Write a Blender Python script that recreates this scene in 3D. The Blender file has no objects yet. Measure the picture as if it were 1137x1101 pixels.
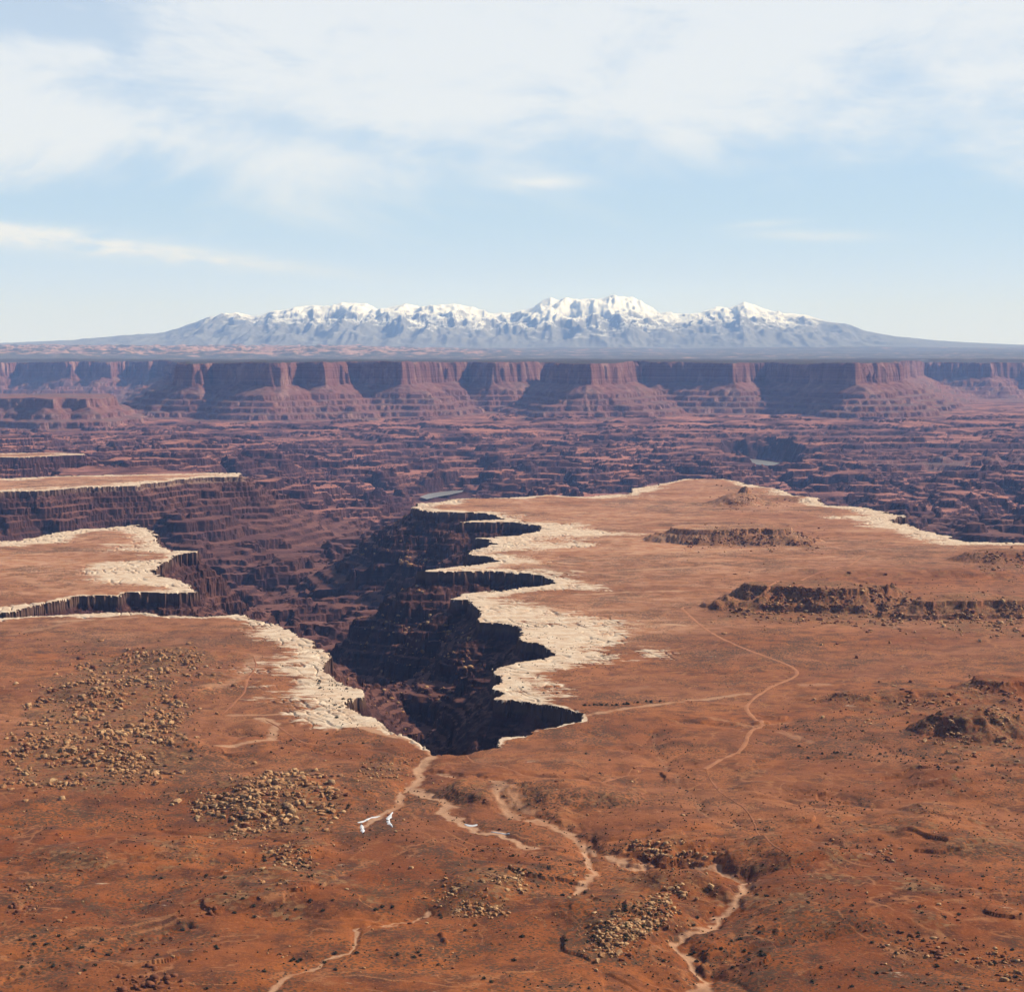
import bpy, math, random
import numpy as np

C = bpy.context.scene
COL = C.collection
R = math.radians

# ------------------------------------------------------------------ camera, world, sun, exposure
EYE = 380.0                      # metres of the overlook above the bench of white rock
F_PX, CX, CY, HORIZON = 2000.0, 568.5, 550.5, 396.0     # focal length in photo pixels, photo centre, row of eye level
PITCH = math.atan((CY - HORIZON) / F_PX)
SUN_AZ, SUN_EL = R(20), R(38)    # azimuth measured from +X (right) towards +Y (away)

cd = bpy.data.cameras.new('camera')
cam = bpy.data.objects.new('camera', cd)
COL.objects.link(cam)
cam.location = (0, 0, EYE)
cam.rotation_euler = (R(90) - PITCH, 0, 0)
cd.sensor_fit = 'HORIZONTAL'
cd.sensor_width = 36.0
cd.lens = 36.0 * F_PX / 1137.0
cd.clip_start, cd.clip_end = 1.0, 400000.0
C.camera = cam

C.view_settings.view_transform = 'Standard'
C.view_settings.look = 'None'
C.view_settings.exposure = 0.55
C.view_settings.gamma = 1.0
C.cycles.use_denoising = True
C.cycles.max_bounces = 4
C.cycles.diffuse_bounces = 1
C.cycles.volume_bounces = 1
C.cycles.transparent_max_bounces = 4

sd = bpy.data.lights.new('sun', 'SUN')
sun = bpy.data.objects.new('sun', sd)
COL.objects.link(sun)
sd.energy = 4.4
sd.angle = R(0.5)
sd.color = (1.0, 0.93, 0.84)
sv = np.array([math.cos(SUN_EL) * math.cos(SUN_AZ), math.cos(SUN_EL) * math.sin(SUN_AZ), math.sin(SUN_EL)])
from mathutils import Vector
sun.rotation_euler = Vector(sv).to_track_quat('Z', 'Y').to_euler()


def N(nt, typ, **kw):
    n = nt.nodes.new(typ)
    for k, v in kw.items():
        if k == 'ins':
            for a, b in v.items():
                n.inputs[a].default_value = b
        else:
            setattr(n, k, v)
    return n


def math_node(nt, op, a, b=None, c=None, clamp=False):
    n = nt.nodes.new('ShaderNodeMath')
    n.operation = op
    n.use_clamp = clamp
    for i, v in enumerate((a, b, c)):
        if v is None:
            continue
        if isinstance(v, (int, float)):
            n.inputs[i].default_value = v
        else:
            nt.links.new(v, n.inputs[i])
    return n.outputs[0]


def smooth_node(nt, v, lo, hi, a=0.0, b=1.0):
    n = nt.nodes.new('ShaderNodeMapRange')
    n.interpolation_type = 'SMOOTHSTEP'
    nt.links.new(v, n.inputs[0])
    n.inputs[1].default_value, n.inputs[2].default_value = lo, hi
    n.inputs[3].default_value, n.inputs[4].default_value = a, b
    return n.outputs[0]


def mix_node(nt, fac, a, b, blend='MIX'):
    n = nt.nodes.new('ShaderNodeMix')
    n.data_type = 'RGBA'
    n.blend_type = blend
    for i, v in ((0, fac), (6, a), (7, b)):
        if isinstance(v, (int, float)):
            n.inputs[i].default_value = v
        elif isinstance(v, tuple):
            n.inputs[i].default_value = (*v, 1.0)
        else:
            nt.links.new(v, n.inputs[i])
    return n.outputs[2]


def noise_node(nt, vec, scale, detail=4.0, rough=0.5, dist=0.0):
    n = N(nt, 'ShaderNodeTexNoise', ins={'Scale': scale, 'Detail': detail, 'Roughness': rough, 'Distortion': dist})
    nt.links.new(vec, n.inputs['Vector'])
    return n.outputs[0]


def map_node(nt, vec, scale=(1, 1, 1), loc=(0, 0, 0), rot=(0, 0, 0)):
    n = N(nt, 'ShaderNodeMapping')
    nt.links.new(vec, n.inputs[0])
    n.inputs['Scale'].default_value = scale
    n.inputs['Location'].default_value = loc
    n.inputs['Rotation'].default_value = rot
    return n.outputs[0]


w = bpy.data.worlds.new('World')
C.world = w
w.use_nodes = True
nt = w.node_tree
nt.nodes.clear()
wo = N(nt, 'ShaderNodeOutputWorld')
bg = N(nt, 'ShaderNodeBackground', ins={'Strength': 0.06})
sky = N(nt, 'ShaderNodeTexSky', sky_type='NISHITA', sun_disc=False)
sky.sun_elevation = SUN_EL
sky.sun_rotation = R(90) - SUN_AZ
sky.altitude = 1800.0
sky.air_density, sky.dust_density, sky.ozone_density = 1.0, 0.4, 1.0
tc = N(nt, 'ShaderNodeTexCoord')
sx = N(nt, 'ShaderNodeSeparateXYZ')
nt.links.new(tc.outputs['Generated'], sx.inputs[0])
el = sx.outputs[2]
az = math_node(nt, 'DIVIDE', sx.outputs[0], math_node(nt, 'MAXIMUM', sx.outputs[1], 0.05))
cxyz = N(nt, 'ShaderNodeCombineXYZ')                 # bearing and height of the sky, stretched along the bands of cirrus
nt.links.new(az, cxyz.inputs[0])
nt.links.new(el, cxyz.inputs[1])
P = cxyz.outputs[0]
sheet = noise_node(nt, map_node(nt, P, (4.2, 11.0, 1), (3.4, 1.7, 0), (0, 0, R(9))), 1.0, 11.0, 0.66, 0.5)
strk = noise_node(nt, map_node(nt, P, (9.0, 46.0, 1), (7.3, 2.2, 0), (0, 0, R(7))), 1.0, 8.0, 0.66, 0.5)
wisp = noise_node(nt, map_node(nt, P, (13.0, 30.0, 1), (1.3, 5.2, 0), (0, 0, R(-12))), 1.0, 9.0, 0.62, 0.8)
edge = math_node(nt, 'MULTIPLY_ADD', az, 0.030, 0.098)               # lower edge of the cloud sheet, dipping to the left
low = smooth_node(nt, math_node(nt, 'SUBTRACT', math_node(nt, 'ADD', el, math_node(nt, 'MULTIPLY', math_node(nt, 'SUBTRACT', sheet, 0.5), 0.16)), edge), -0.022, 0.030)
cover = math_node(nt, 'ADD', math_node(nt, 'MULTIPLY_ADD', sheet, 0.9, -0.15), math_node(nt, 'ADD', math_node(nt, 'MULTIPLY', strk, 0.50), math_node(nt, 'MULTIPLY', wisp, 0.75)))


def puff(a0, e0, sa, se, slope=0.0):
    da = math_node(nt, 'DIVIDE', math_node(nt, 'SUBTRACT', az, a0), sa)
    de = math_node(nt, 'DIVIDE', math_node(nt, 'SUBTRACT', el, math_node(nt, 'MULTIPLY_ADD', math_node(nt, 'SUBTRACT', az, a0), slope, e0)), se)
    return math_node(nt, 'EXPONENT', math_node(nt, 'MULTIPLY', math_node(nt, 'ADD', math_node(nt, 'MULTIPLY', da, da), math_node(nt, 'MULTIPLY', de, de)), -1.0))


for g, k in ((puff(-0.27, 0.178, 0.07, 0.016, -0.05), -0.34), (puff(-0.19, 0.135, 0.10, 0.012, -0.16), -0.26), (puff(0.17, 0.150, 0.10, 0.014, 0.02), -0.03), (puff(0.2, 0.165, 0.12, 0.03), 0.08),
             (puff(-0.10, 0.165, 0.16, 0.05), 0.16), (puff(0.05, 0.19, 0.4, 0.03), 0.10), (puff(-0.27, 0.150, 0.06, 0.012, -0.1), 0.12), (puff(-0.15, 0.095, 0.10, 0.012, -0.08), 0.16)):
    cover = math_node(nt, 'MULTIPLY_ADD', g, k, cover)
cl = math_node(nt, 'MULTIPLY', smooth_node(nt, cover, 0.68, 1.04, 0.30, 1.0), low)


def streak(a0, e0, sa, se, slope, k):
    ee = puff(a0, e0, sa, se, slope)
    return math_node(nt, 'MULTIPLY', math_node(nt, 'MULTIPLY', ee, k), smooth_node(nt, math_node(nt, 'MULTIPLY_ADD', wisp, 0.5, math_node(nt, 'MULTIPLY', strk, 0.5)), 0.36, 0.60))


for q in ((-0.215, 0.0575, 0.090, 0.0046, -0.100, 1.7), (-0.27, 0.0675, 0.05, 0.0030, -0.03, 1.2), (-0.255, 0.0605, 0.06, 0.006, -0.06, 1.1), (0.165, 0.0655, 0.035, 0.0030, -0.03, 0.75), (0.012, 0.094, 0.024, 0.0040, 0.05, 0.8), (0.14, 0.072, 0.02, 0.002, 0.05, 0.5)):
    cl = math_node(nt, 'ADD', cl, streak(*q))
front = smooth_node(nt, sx.outputs[1], 0.25, 0.75)
cl = math_node(nt, 'MULTIPLY', math_node(nt, 'MINIMUM', math_node(nt, 'MULTIPLY', cl, 0.80), 0.90), front)
veil = math_node(nt, 'MULTIPLY', front, smooth_node(nt, el, 0.50, 0.0, 0.0, 0.80))
skc = mix_node(nt, veil, sky.outputs[0], mix_node(nt, smooth_node(nt, el, 0.0, 0.085), (8.8, 10.6, 16.6), (6.4, 8.9, 12.3)))
skc = mix_node(nt, cl, skc, (10.3, 10.7, 11.1))
nt.links.new(skc, bg.inputs[0])
nt.links.new(bg.outputs[0], wo.inputs[0])


# ------------------------------------------------------------------ numpy helpers
def _hash(ix, iy, seed):
    h = (ix.astype(np.int64) * 374761393 + iy.astype(np.int64) * 668265263 + seed * 1442695041) & 0x7fffffff
    h = ((h ^ (h >> 13)) * 1274126177) & 0x7fffffff
    return h ^ (h >> 16)


_GA = np.arange(256) * (2 * np.pi / 256)
_GX, _GY = np.cos(_GA).astype(np.float32), np.sin(_GA).astype(np.float32)


def perlin(x, y, seed=0):
    xf, yf = np.floor(x), np.floor(y)
    fx, fy = (x - xf).astype(np.float32), (y - yf).astype(np.float32)
    ix, iy = xf.astype(np.int64), yf.astype(np.int64)

    def g(dx, dy):
        h = _hash(ix + dx, iy + dy, seed) & 255
        return _GX[h] * (fx - dx) + _GY[h] * (fy - dy)
    u = fx * fx * fx * (fx * (fx * 6 - 15) + 10)
    v = fy * fy * fy * (fy * (fy * 6 - 15) + 10)
    a = g(0, 0); b = g(1, 0); a = a + u * (b - a)
    c = g(0, 1); b = g(1, 1); c = c + u * (b - c)
    return (a + v * (c - a)) * 1.5


def fbm(x, y, lam, octs=4, seed=0, gain=0.5, ridged=False):
    out, amp, tot = 0.0, 1.0, 0.0
    for o in range(octs):
        n = perlin(x / lam + 17.3 * o, y / lam - 9.1 * o, seed + o)
        if ridged:
            n = 1.0 - 2.0 * np.abs(n)
        out = out + amp * n
        tot += amp
        amp *= gain
        lam *= 0.5
    return out / tot


def worley(x, y, seed=0):
    """distance to nearest and second nearest cell point, and a random number of the nearest cell"""
    xi, yi = np.floor(x), np.floor(y)
    f1 = np.full(x.shape, 9.0, np.float32); f2 = f1.copy(); cid = np.zeros(x.shape, np.float32)
    for dx in (-1, 0, 1):
        for dy in (-1, 0, 1):
            cx, cy = xi + dx, yi + dy
            h = _hash(cx, cy, seed)
            px = cx + ((h & 1023) / 1023.0) * 0.9 + 0.05
            py = cy + (((h >> 10) & 1023) / 1023.0) * 0.9 + 0.05
            d = np.hypot(px - x, py - y).astype(np.float32)
            near = d < f1
            f2 = np.where(near, f1, np.minimum(f2, d))
            cid = np.where(near, ((h >> 5) & 255) / 255.0, cid)
            f1 = np.where(near, d, f1)
    return f1, f2, cid


def sstep(v, a, b):
    t = np.clip((v - a) / (b - a), 0, 1)
    return t * t * (3 - 2 * t)


def terrace(v, step, sharp=0.75):
    q = v / step
    f = np.floor(q)
    t = q - f
    return (f + sstep(t, sharp, 1.0)) * step


def unproject(px, py, z=0.0):
    """ground point (x, y) at height z seen at a photo pixel"""
    dx, dy = (px - CX) / F_PX, -(py - CY) / F_PX
    cp, sp = math.cos(PITCH), math.sin(PITCH)
    vy, vz = cp + dy * sp, -sp + dy * cp
    t = (z - EYE) / vz
    return np.array([dx * t, vy * t])


def U(pts, z=0.0):
    return np.array([unproject(a, b, z) for a, b in pts])


def seg_dist(px, py, poly, closed=False):
    """unsigned distance to a polyline, and the parameter (metres along) of the nearest point"""
    best = np.full(px.shape, 1e12, np.float64)
    n = len(poly)
    for i in range(n if closed else n - 1):
        a, b = poly[i], poly[(i + 1) % n]
        ex, ey = b[0] - a[0], b[1] - a[1]
        L = ex * ex + ey * ey + 1e-9
        t = np.clip(((px - a[0]) * ex + (py - a[1]) * ey) / L, 0, 1)
        d = (px - a[0] - t * ex) ** 2 + (py - a[1] - t * ey) ** 2
        np.minimum(best, d, out=best)
    return np.sqrt(best)


def inside(px, py, poly):
    res = np.zeros(px.shape, bool)
    n = len(poly)
    for i in range(n):
        a, b = poly[i], poly[(i + 1) % n]
        if a[1] == b[1]:
            continue
        c = ((a[1] > py) != (b[1] > py)) & (px < (b[0] - a[0]) * (py - a[1]) / (b[1] - a[1]) + a[0])
        res ^= c
    return res


# ------------------------------------------------------------------ outlines of the bench of white rock (its rim)
left_rim = [(-420, 640), (-300, 612), (0, 600), (21, 600), (46, 594.5), (88, 587.5), (120, 585.7), (151, 581.5), (158, 586), (172, 593), (176, 600),
            (172, 603), (190, 610), (216, 612), (197, 615.6), (179, 624), (171, 633), (179, 640), (204, 645.5), (223, 656), (197, 658), (141, 658),
            (130, 661), (91.5, 661), (60, 668), (0, 680.7), (-40, 684), (3.5, 686), (35, 684), (70, 682.5), (116, 679), (151, 679), (183, 682.5),
            (225, 684), (267, 681.4), (281, 686), (306, 691), (327, 702), (348, 712), (352, 719.4), (362, 721), (366, 733.5), (362, 744), (383, 758),
            (404, 765), (405, 771), (388, 777), (385, 787), (398, 793), (420, 802), (440, 813), (470, 826), (481, 832)]
right_rim = [(489, 834.5), (516, 834), (535, 829), (552.6, 825.6), (549, 819), (557, 814.5), (582.7, 814), (601.7, 806.6), (646, 798.6), (643, 794),
             (620.7, 786), (589, 781), (567, 778), (552.6, 776.5), (560.5, 770), (551, 764), (554, 754), (548, 741.7), (570, 737), (598.5, 732),
             (617.5, 727.4), (608, 719.5), (598.5, 713), (582.7, 711.6), (573, 705), (582.7, 702), (573, 694), (557, 691), (527, 691), (535, 681.5),
             (532, 672), (516, 665.7), (494, 665.7), (513, 659), (544.7, 656), (582.7, 651.4), (617.5, 648), (614, 643.5), (589, 637), (551, 634.6),
             (462, 634.6), (519, 627.7), (551, 623), (544.7, 618), (516, 615), (519, 610), (548, 604), (541.5, 599), (522, 597.5), (551, 596), (576, 594.4),
             (601.7, 588), (598.5, 583), (570, 580), (506.7, 579.5), (519, 578), (554, 576), (551, 572), (529, 569), (472, 567.5), (457.6, 562.8),
             (465.5, 558.6), (487.7, 558), (500, 554), (540, 552.5), (582.7, 552), (608, 549.5), (652, 551.4), (660, 550), (696.7, 548.4), (703, 542), (728, 538), (731, 537),
             (765, 531.5), (807.6, 531.5), (831, 537), (865, 544), (880.6, 549), (907.5, 552.7), (915, 560), (969, 565), (1000, 572), (986, 577.6),
             (1007, 583), (1046, 593), (1069, 600.7), (1137, 602.6), (1250, 608), (1500, 606), (1900, 640)]
BENCH = np.vstack([U(left_rim), U(right_rim), [(3000, 0), (3000, -400), (-3000, -400), (-3000, 2200)]])
STRIP = U([(-260, 532), (3, 531), (60, 528.5), (134, 527), (200, 525.5), (271, 524.6), (267, 529), (235, 529.5), (200, 532), (150, 539), (100, 540.6), (50, 545), (3, 546), (-260, 552)])
SHELF = U([(-300, 511), (3, 508), (40, 507), (70, 505.5), (90, 505), (95, 503.5), (60, 502.5), (0, 503), (-300, 504)])


class Field:
    """signed distance to outlines, kept on a grid and read back between its nodes"""
    def __init__(s, x0, x1, y0, y1, step, polys):
        s.x0, s.y0, s.step = x0, y0, step
        xs, ys = np.arange(x0, x1 + step, step), np.arange(y0, y1 + step, step)
        X, Y = np.meshgrid(xs, ys)
        out = None
        for p in polys:
            d = seg_dist(X, Y, p, True)
            d = np.where(inside(X, Y, p), -d, d)
            out = d if out is None else np.minimum(out, d)
        s.g = out.astype(np.float32)
        s.ny, s.nx = s.g.shape

    def __call__(s, x, y):
        fx = np.clip((x - s.x0) / s.step, 0, s.nx - 1.001)
        fy = np.clip((y - s.y0) / s.step, 0, s.ny - 1.001)
        ix, iy = fx.astype(np.int32), fy.astype(np.int32)
        tx, ty = fx - ix, fy - iy
        g = s.g
        return (g[iy, ix] * (1 - tx) + g[iy, ix + 1] * tx) * (1 - ty) + (g[iy + 1, ix] * (1 - tx) + g[iy + 1, ix + 1] * tx) * ty


near_field = Field(-2600, 2600, 1300, 6400, 6.0, [BENCH, STRIP])
far_field = Field(-4400, 4400, 4200, 9800, 16.0, [BENCH, STRIP, SHELF])


def bench_distance(x, y):
    """distance outside the rim (negative on the bench), with the rim broken into blocks"""
    wx = 7 * fbm(x, y, 55, 3, 11) + 2.5 * perlin(x / 9, y / 9, 12)
    wy = 7 * fbm(x, y, 55, 3, 21) + 2.5 * perlin(x / 9, y / 9, 22)
    k = np.clip(y / 3000, 0.6, 2.2)
    wx, wy = wx * 1.35, wy * 1.35
    xx, yy = x + wx * k, y + wy * k
    d = np.where(y < 6000, near_field(xx, yy), far_field(xx, yy))
    f1, f2, ci = worley(x / 13, y / 19, 25)
    d = d + (ci - 0.5) * 4.5 * k * sstep(y, 5200, 3800)
    f1, f2, ci = worley(x / 36 + 0.4 * perlin(x / 50, y / 50, 28), y / 44, 29)
    d = d + (ci - 0.5) * 11 * np.clip(k, 0.6, 1.5) * sstep(y, 5600, 4200)
    d = d + sstep(y, 3800, 5200) * 26 * fbm(x, y, 120, 4, 27)
    d = np.where(y < 1400, -300.0, d)
    return np.where(y > 9700, 2000.0, d)


# ------------------------------------------------------------------ rocky mounds, mesas and washes on the bench
# (photo pixel of the base's middle, half width px, half depth m, height m, flatness, ridge roughness)
MOUNDS = [
    (826, 561, 50, 95, 28, 0.0, 2.0), (828, 559, 9, 22, 17, 0.5, 1.5), (886, 557, 38, 70, 11, 0.3, 1.5),
    (818, 604, 120, 120, 31, 0.9, 4.0),
    (915, 678, 138, 105, 35, 0.85, 4.0), (1085, 686, 120, 95, 27, 0.8, 5.0), (960, 640, 130, 110, 10, 0.3, 2.0),
    (1125, 625, 62, 90, 20, 0.5, 4.0), (1085, 640, 70, 60, 9, 0.5, 2.0),
    (1092, 822, 85, 62, 24, 0.4, 4.0), (1010, 782, 150, 45, 10, 0.4, 2.0), (1120, 772, 70, 45, 16, 0.6, 3.0),
    (130, 775, 110, 120, 17, 0.3, 4.0), (110, 842, 110, 60, 12, 0.5, 3.0), (200, 735, 80, 70, 12, 0.6, 3.0),
    (305, 892, 95, 62, 16, 0.3, 4.0), (325, 955, 50, 40, 8, 0.3, 2.0), (540, 1000, 65, 45, 10, 0.3, 3.0),
    (700, 1030, 85, 50, 14, 0.3, 3.0), (1060, 935, 130, 70, 12, 0.3, 2.0), (540, 885, 45, 50, 15, 0.2, 0.4), (640, 890, 95, 45, 16, 0.2, 0.4),
    (765, 985, 70, 36, 13, 0.3, 0.6), (880, 960, 80, 45, 12, 0.2, 0.4), (130, 960, 130, 60, 10, 0.2, 1.5), (300, 1015, 120, 60, 9, 0.2, 1.5), (940, 1020, 160, 70, 10, 0.2, 1.5), (1090, 875, 90, 60, 8, 0.3, 2.0),
]
MW = []
for (px, py, hw, ry, h, fl, rg) in MOUNDS:
    c = unproject(px, py)
    MW.append((c[0], c[1] + ry * 0.55, hw * c[1] / F_PX, ry, h, fl, rg))

# washes and gullies: (points, half width m, depth m, pale sand strength)
WASHES = [
    ([(483, 833), (468, 842), (463, 850), (466, 858), (455, 868), (470, 880), (490, 884), (498, 892), (488, 898), (512, 908), (528, 917), (560, 925), (590, 938)], 6.5, 3.5, 1.0),
    ([(466, 858), (445, 880), (438, 892), (420, 905), (402, 913)], 4.5, 2.5, 0.9),
    ([(490, 852), (520, 862), (548, 868), (552, 885), (570, 902), (610, 908), (650, 925), (668, 938), (700, 948), (732, 950)], 7.5, 6.0, 0.8),
    ([(648, 928), (652, 946), (660, 962), (646, 978), (640, 990)], 4.0, 3.5, 0.9),
    ([(730, 950), (790, 952), (828, 968), (826, 985), (800, 1008), (775, 1022), (745, 1036), (770, 1050), (790, 1062), (775, 1075), (735, 1098)], 5.0, 7.5, 0.9),
    ([(300, 1105), (316, 1085), (340, 1078), (370, 1060), (398, 1048), (396, 1030), (440, 1025), (478, 1012)], 2.6, 2.0, 0.9),
    ([(725, 812), (738, 840), (760, 872), (785, 900), (830, 915), (900, 932), (965, 950), (1010, 975), (1052, 990), (1140, 1004)], 4.0, 1.6, 0.35),
    ([(600, 800), (660, 812), (720, 835), (742, 850)], 4.0, 1.6, 0.2),
    ([(880, 880), (950, 888), (1020, 905), (1140, 925)], 4.5, 3.5, 0.0),
    ([(30, 1010), (130, 960), (190, 950), (240, 930)], 3.0, 2.0, 0.0),
    ([(120, 1020), (200, 985), (290, 955), (350, 950), (420, 925)], 3.0, 1.6, 0.0),
    ([(220, 812), (300, 818), (380, 840), (455, 842)], 3.0, 1.8, 0.15),
    ([(760, 800), (860, 806), (960, 822), (1040, 850), (1140, 858)], 4.0, 2.6, 0.1),
    ([(10, 1090), (90, 1075), (150, 1045), (215, 1030)], 2.4, 3.0, 0.0),
]
WASHES = [(U(p), a, b, c) for p, a, b, c in WASHES]

# pale sand, slickrock and dust streaks: (points, half width m, strength)
SANDS = [
    ([(285, 730), (262, 758), (230, 768)], 10, 0.45), ([(240, 830), (300, 822), (308, 806), (290, 800)], 5, 0.7),
    ([(370, 790), (330, 795), (255, 796)], 5, 0.55), ([(400, 808), (460, 822), (480, 833)], 6, 0.7),
    ([(640, 797), (680, 790), (760, 778), (830, 770)], 5, 0.6), ([(780, 795), (835, 804), (880, 800)], 4, 0.45), ([(865, 812), (900, 822)], 6, 0.4),
    ([(890, 760), (915, 760)], 7, 0.5), ([(660, 691), (700, 691), (755, 694)], 9, 0.8), ([(640, 660), (700, 657), (760, 656)], 9, 0.7),
    ([(690, 634), (800, 628)], 10, 0.5), ([(730, 588), (770, 588)], 12, 0.8), ([(740, 579), (800, 579)], 10, 0.6), ([(560, 588), (700, 583), (760, 575)], 14, 0.45),
    ([(600, 606), (680, 612), (800, 612)], 14, 0.45), ([(570, 626), (690, 640)], 14, 0.4), ([(1000, 585), (950, 590)], 30, 0.5),
    ([(560, 880), (580, 896)], 14, 0.5), ([(530, 838), (600, 845), (640, 842)], 8, 0.3), ([(110, 672), (20, 676)], 8, 0.6),
    ([(20, 640), (60, 655), (140, 645)], 14, 0.4), ([(0, 620), (60, 625)], 20, 0.4), ([(150, 685), (60, 690)], 10, 0.6), ([(10, 705), (110, 685)], 8, 0.4),
    ([(830, 1000), (835, 980)], 6, 0.3), ([(690, 765), (720, 762)], 8, 0.3),
]
SANDS = [(U(p), a, b) for p, a, b in SANDS]

# where boulders lie: pixel outline, how many, size range (m), share of kinds (tan, buff, red), label of one of them
FIELDS = [
    ([(20, 790), (90, 735), (190, 720), (245, 732), (190, 760), (215, 800), (190, 845), (110, 830), (30, 835)], 2400, 4.3, (.7, .2, .1), 'tan boulder in the broad rubble field by the side canyon', 'boulders of the rubble field by the side canyon', 44),
    ([(8, 830), (100, 812), (205, 805), (215, 848), (130, 882), (10, 872)], 1300, 3.9, (.75, .15, .1), 'tan boulder on the ledge slope below the broad rubble field', 'boulders of the ledge slope', 30),
    ([(205, 895), (250, 868), (310, 850), (355, 858), (395, 898), (340, 925), (225, 925)], 1400, 3.9, (.6, .35, .05), 'buff block in the rubble mound near the snow patches', 'boulders of the mound near the snow', 70),
    ([(288, 938), (340, 930), (355, 972), (300, 985), (285, 975)], 260, 2.4, (.6, .3, .1), 'tan stone in the small scree tongue below the rubble mound', 'stones of the scree tongue', 26),
    ([(485, 1008), (515, 975), (585, 972), (565, 1020), (500, 1018)], 600, 2.4, (.6, .35, .05), 'tan stone on the rocky knoll beside the narrow wash', 'stones of the knoll by the narrow wash', 30),
    ([(640, 1055), (690, 1005), (750, 985), (765, 992), (735, 1030), (680, 1062)], 800, 2.4, (.45, .5, .05), 'buff stone in the pale scree above the bending wash', 'stones of the pale scree', 46),
    ([(1040, 832), (1065, 806), (1090, 797), (1130, 800), (1136, 832), (1070, 842)], 420, 3.2, (.6, .35, .05), 'tan boulder on the rubble knoll across from the dirt road', 'boulders of the knoll across the road', 30),
    ([(798, 688), (830, 655), (905, 652), (1000, 660), (1035, 684), (1000, 698), (880, 692)], 1300, 3.8, (.4, .1, .5), 'dark boulder on the front of the long rubble mesa', 'boulders of the long rubble mesa', 10),
    ([(1030, 684), (1080, 672), (1137, 674), (1137, 708), (1050, 698)], 560, 4.6, (.6, .2, .2), 'tan boulder on the ridge running on from the rubble mesa', 'boulders of the ridge', 6),
    ([(755, 607), (790, 590), (900, 590), (920, 609)], 700, 3.6, (.25, .1, .65), 'boulder on the long flat topped butte', 'boulders of the flat topped butte', 0),
    ([(786, 563), (808, 553), (828, 545), (850, 554), (878, 563)], 380, 3.2, (.1, 0, .9), 'dark stone on the pointed butte', 'stones of the pointed butte', 0),  # dark rock, added also to darken the butte like its shaded face
    ([(1083, 632), (1090, 616), (1137, 612), (1137, 634)], 260, 4.6, (.6, .1, .3), 'boulder on the far knob', 'boulders of the far knob', 0),
    ([(640, 985), (700, 940), (770, 950), (820, 965), (790, 1005), (745, 1010)], 120, 1.7, (.3, .6, .1), 'pale stone scattered on the slope above the bending wash', 'stones above the bending wash', 8),
    ([(3, 860), (560, 860), (640, 1098), (3, 1098)], 700, 1.8, (.3, .1, .6), 'red boulder lying on the open red slope', 'red boulders of the open slope', 0),
    ([(560, 860), (1137, 830), (1137, 1098), (640, 1098)], 600, 1.7, (.3, .1, .6), 'red boulder lying on the open scrubby slope', 'red boulders of the scrubby slope', 0),
    ([(880, 770), (1000, 765), (1137, 762), (1137, 800), (950, 800)], 420, 3.0, (.4, .1, .5), 'red boulder on the low ledge', 'boulders of the low ledge', 0),
    ([(392, 850), (448, 838), (458, 870), (402, 886)], 260, 2.2, (.5, .2, .3), 'tan stone on the slope at the head of the canyon', 'stones at the canyon head', 0),
    ([(3, 988), (60, 975), (75, 1010), (3, 1018)], 160, 2.6, (.2, .05, .75), 'red stone on the low ledge at the edge of the slope', 'stones of the edge ledge', 0),
    ([(970, 1045), (1050, 1015), (1075, 1055), (990, 1080)], 240, 2.0, (.25, .1, .65), 'red stone on the scrubby rise', 'stones of the scrubby rise', 0),
    ([(690, 935), (760, 930), (800, 952), (720, 955)], 160, 2.2, (.4, .4, .2), 'pale stone on the ledge above the bending wash', 'stones of the wash ledge', 0),
    ([(940, 955), (985, 940), (1010, 965), (960, 985)], 200, 2.2, (.4, .3, .3), 'tan stone beside the shrub line', 'stones of the shrub line', 0),
    ([(1085, 1040), (1137, 1060), (1137, 1098), (1090, 1090)], 160, 2.2, (.3, .2, .5), 'tan stone near the corner slope', 'stones of the corner slope', 0),
    ([(130, 1040), (240, 1008), (245, 1030), (150, 1060), (130, 1098), (200, 1098)], 160, 3.6, (.1, 0, .9), 'red slab on the broken ledge', 'red slabs of the broken ledge', 0),
]
RUBBLE = [(U(f[0]), 1.0 if i < 9 else 0.5) for i, f in enumerate(FIELDS) if i not in (13, 14)]

# how wide the bare white rock is behind the rim, at photo pixels
WHITE_W = [(100, 600, 70), (180, 640, 110), (60, 660, 14), (60, 688, 34), (110, 684, 44), (150, 690, 46), (230, 690, 44), (280, 695, 42), (320, 715, 44), (350, 745, 46), (385, 790, 52), (460, 820, 7), (520, 834, 2),
           (600, 812, 7), (640, 790, 7), (600, 765, 55), (660, 715, 85), (590, 682, 95), (600, 655, 40), (560, 625, 50), (660, 600, 110), (600, 570, 45), (650, 572, 60),
           (700, 548, 55), (800, 533, 22), (900, 556, 40), (990, 575, 70), (1060, 600, 50), (1137, 605, 30), (100, 535, 60), (40, 500, 60)]
PALE = [(500, 1000, 0), (900, 1000, 0), (100, 950, 0), (560, 850, .12), (850, 830, .10), (1100, 800, .06), (720, 740, .12), (900, 720, .12), (760, 640, .42), (660, 610, .75),
        (700, 570, .62), (850, 580, .35), (1000, 600, .42), (1000, 650, .15), (80, 620, .55), (60, 730, .12), (250, 770, .15), (200, 700, .25), (1100, 650, .15), (800, 540, .5),
        (100, 535, .9), (740, 850, .12), (600, 700, .6)]


def idw(table, x, y, power=2.5):
    num, dn = 0.0, 0.0
    for px, py, v in table:
        c = unproject(px, py)
        s = c[1]
        d2 = ((x - c[0]) / s) ** 2 + ((np.log(y) - math.log(s)) * 1.0) ** 2 + 1e-5
        k = d2 ** (-power)
        num = num + k * v
        dn = dn + k
    return num / dn


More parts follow.
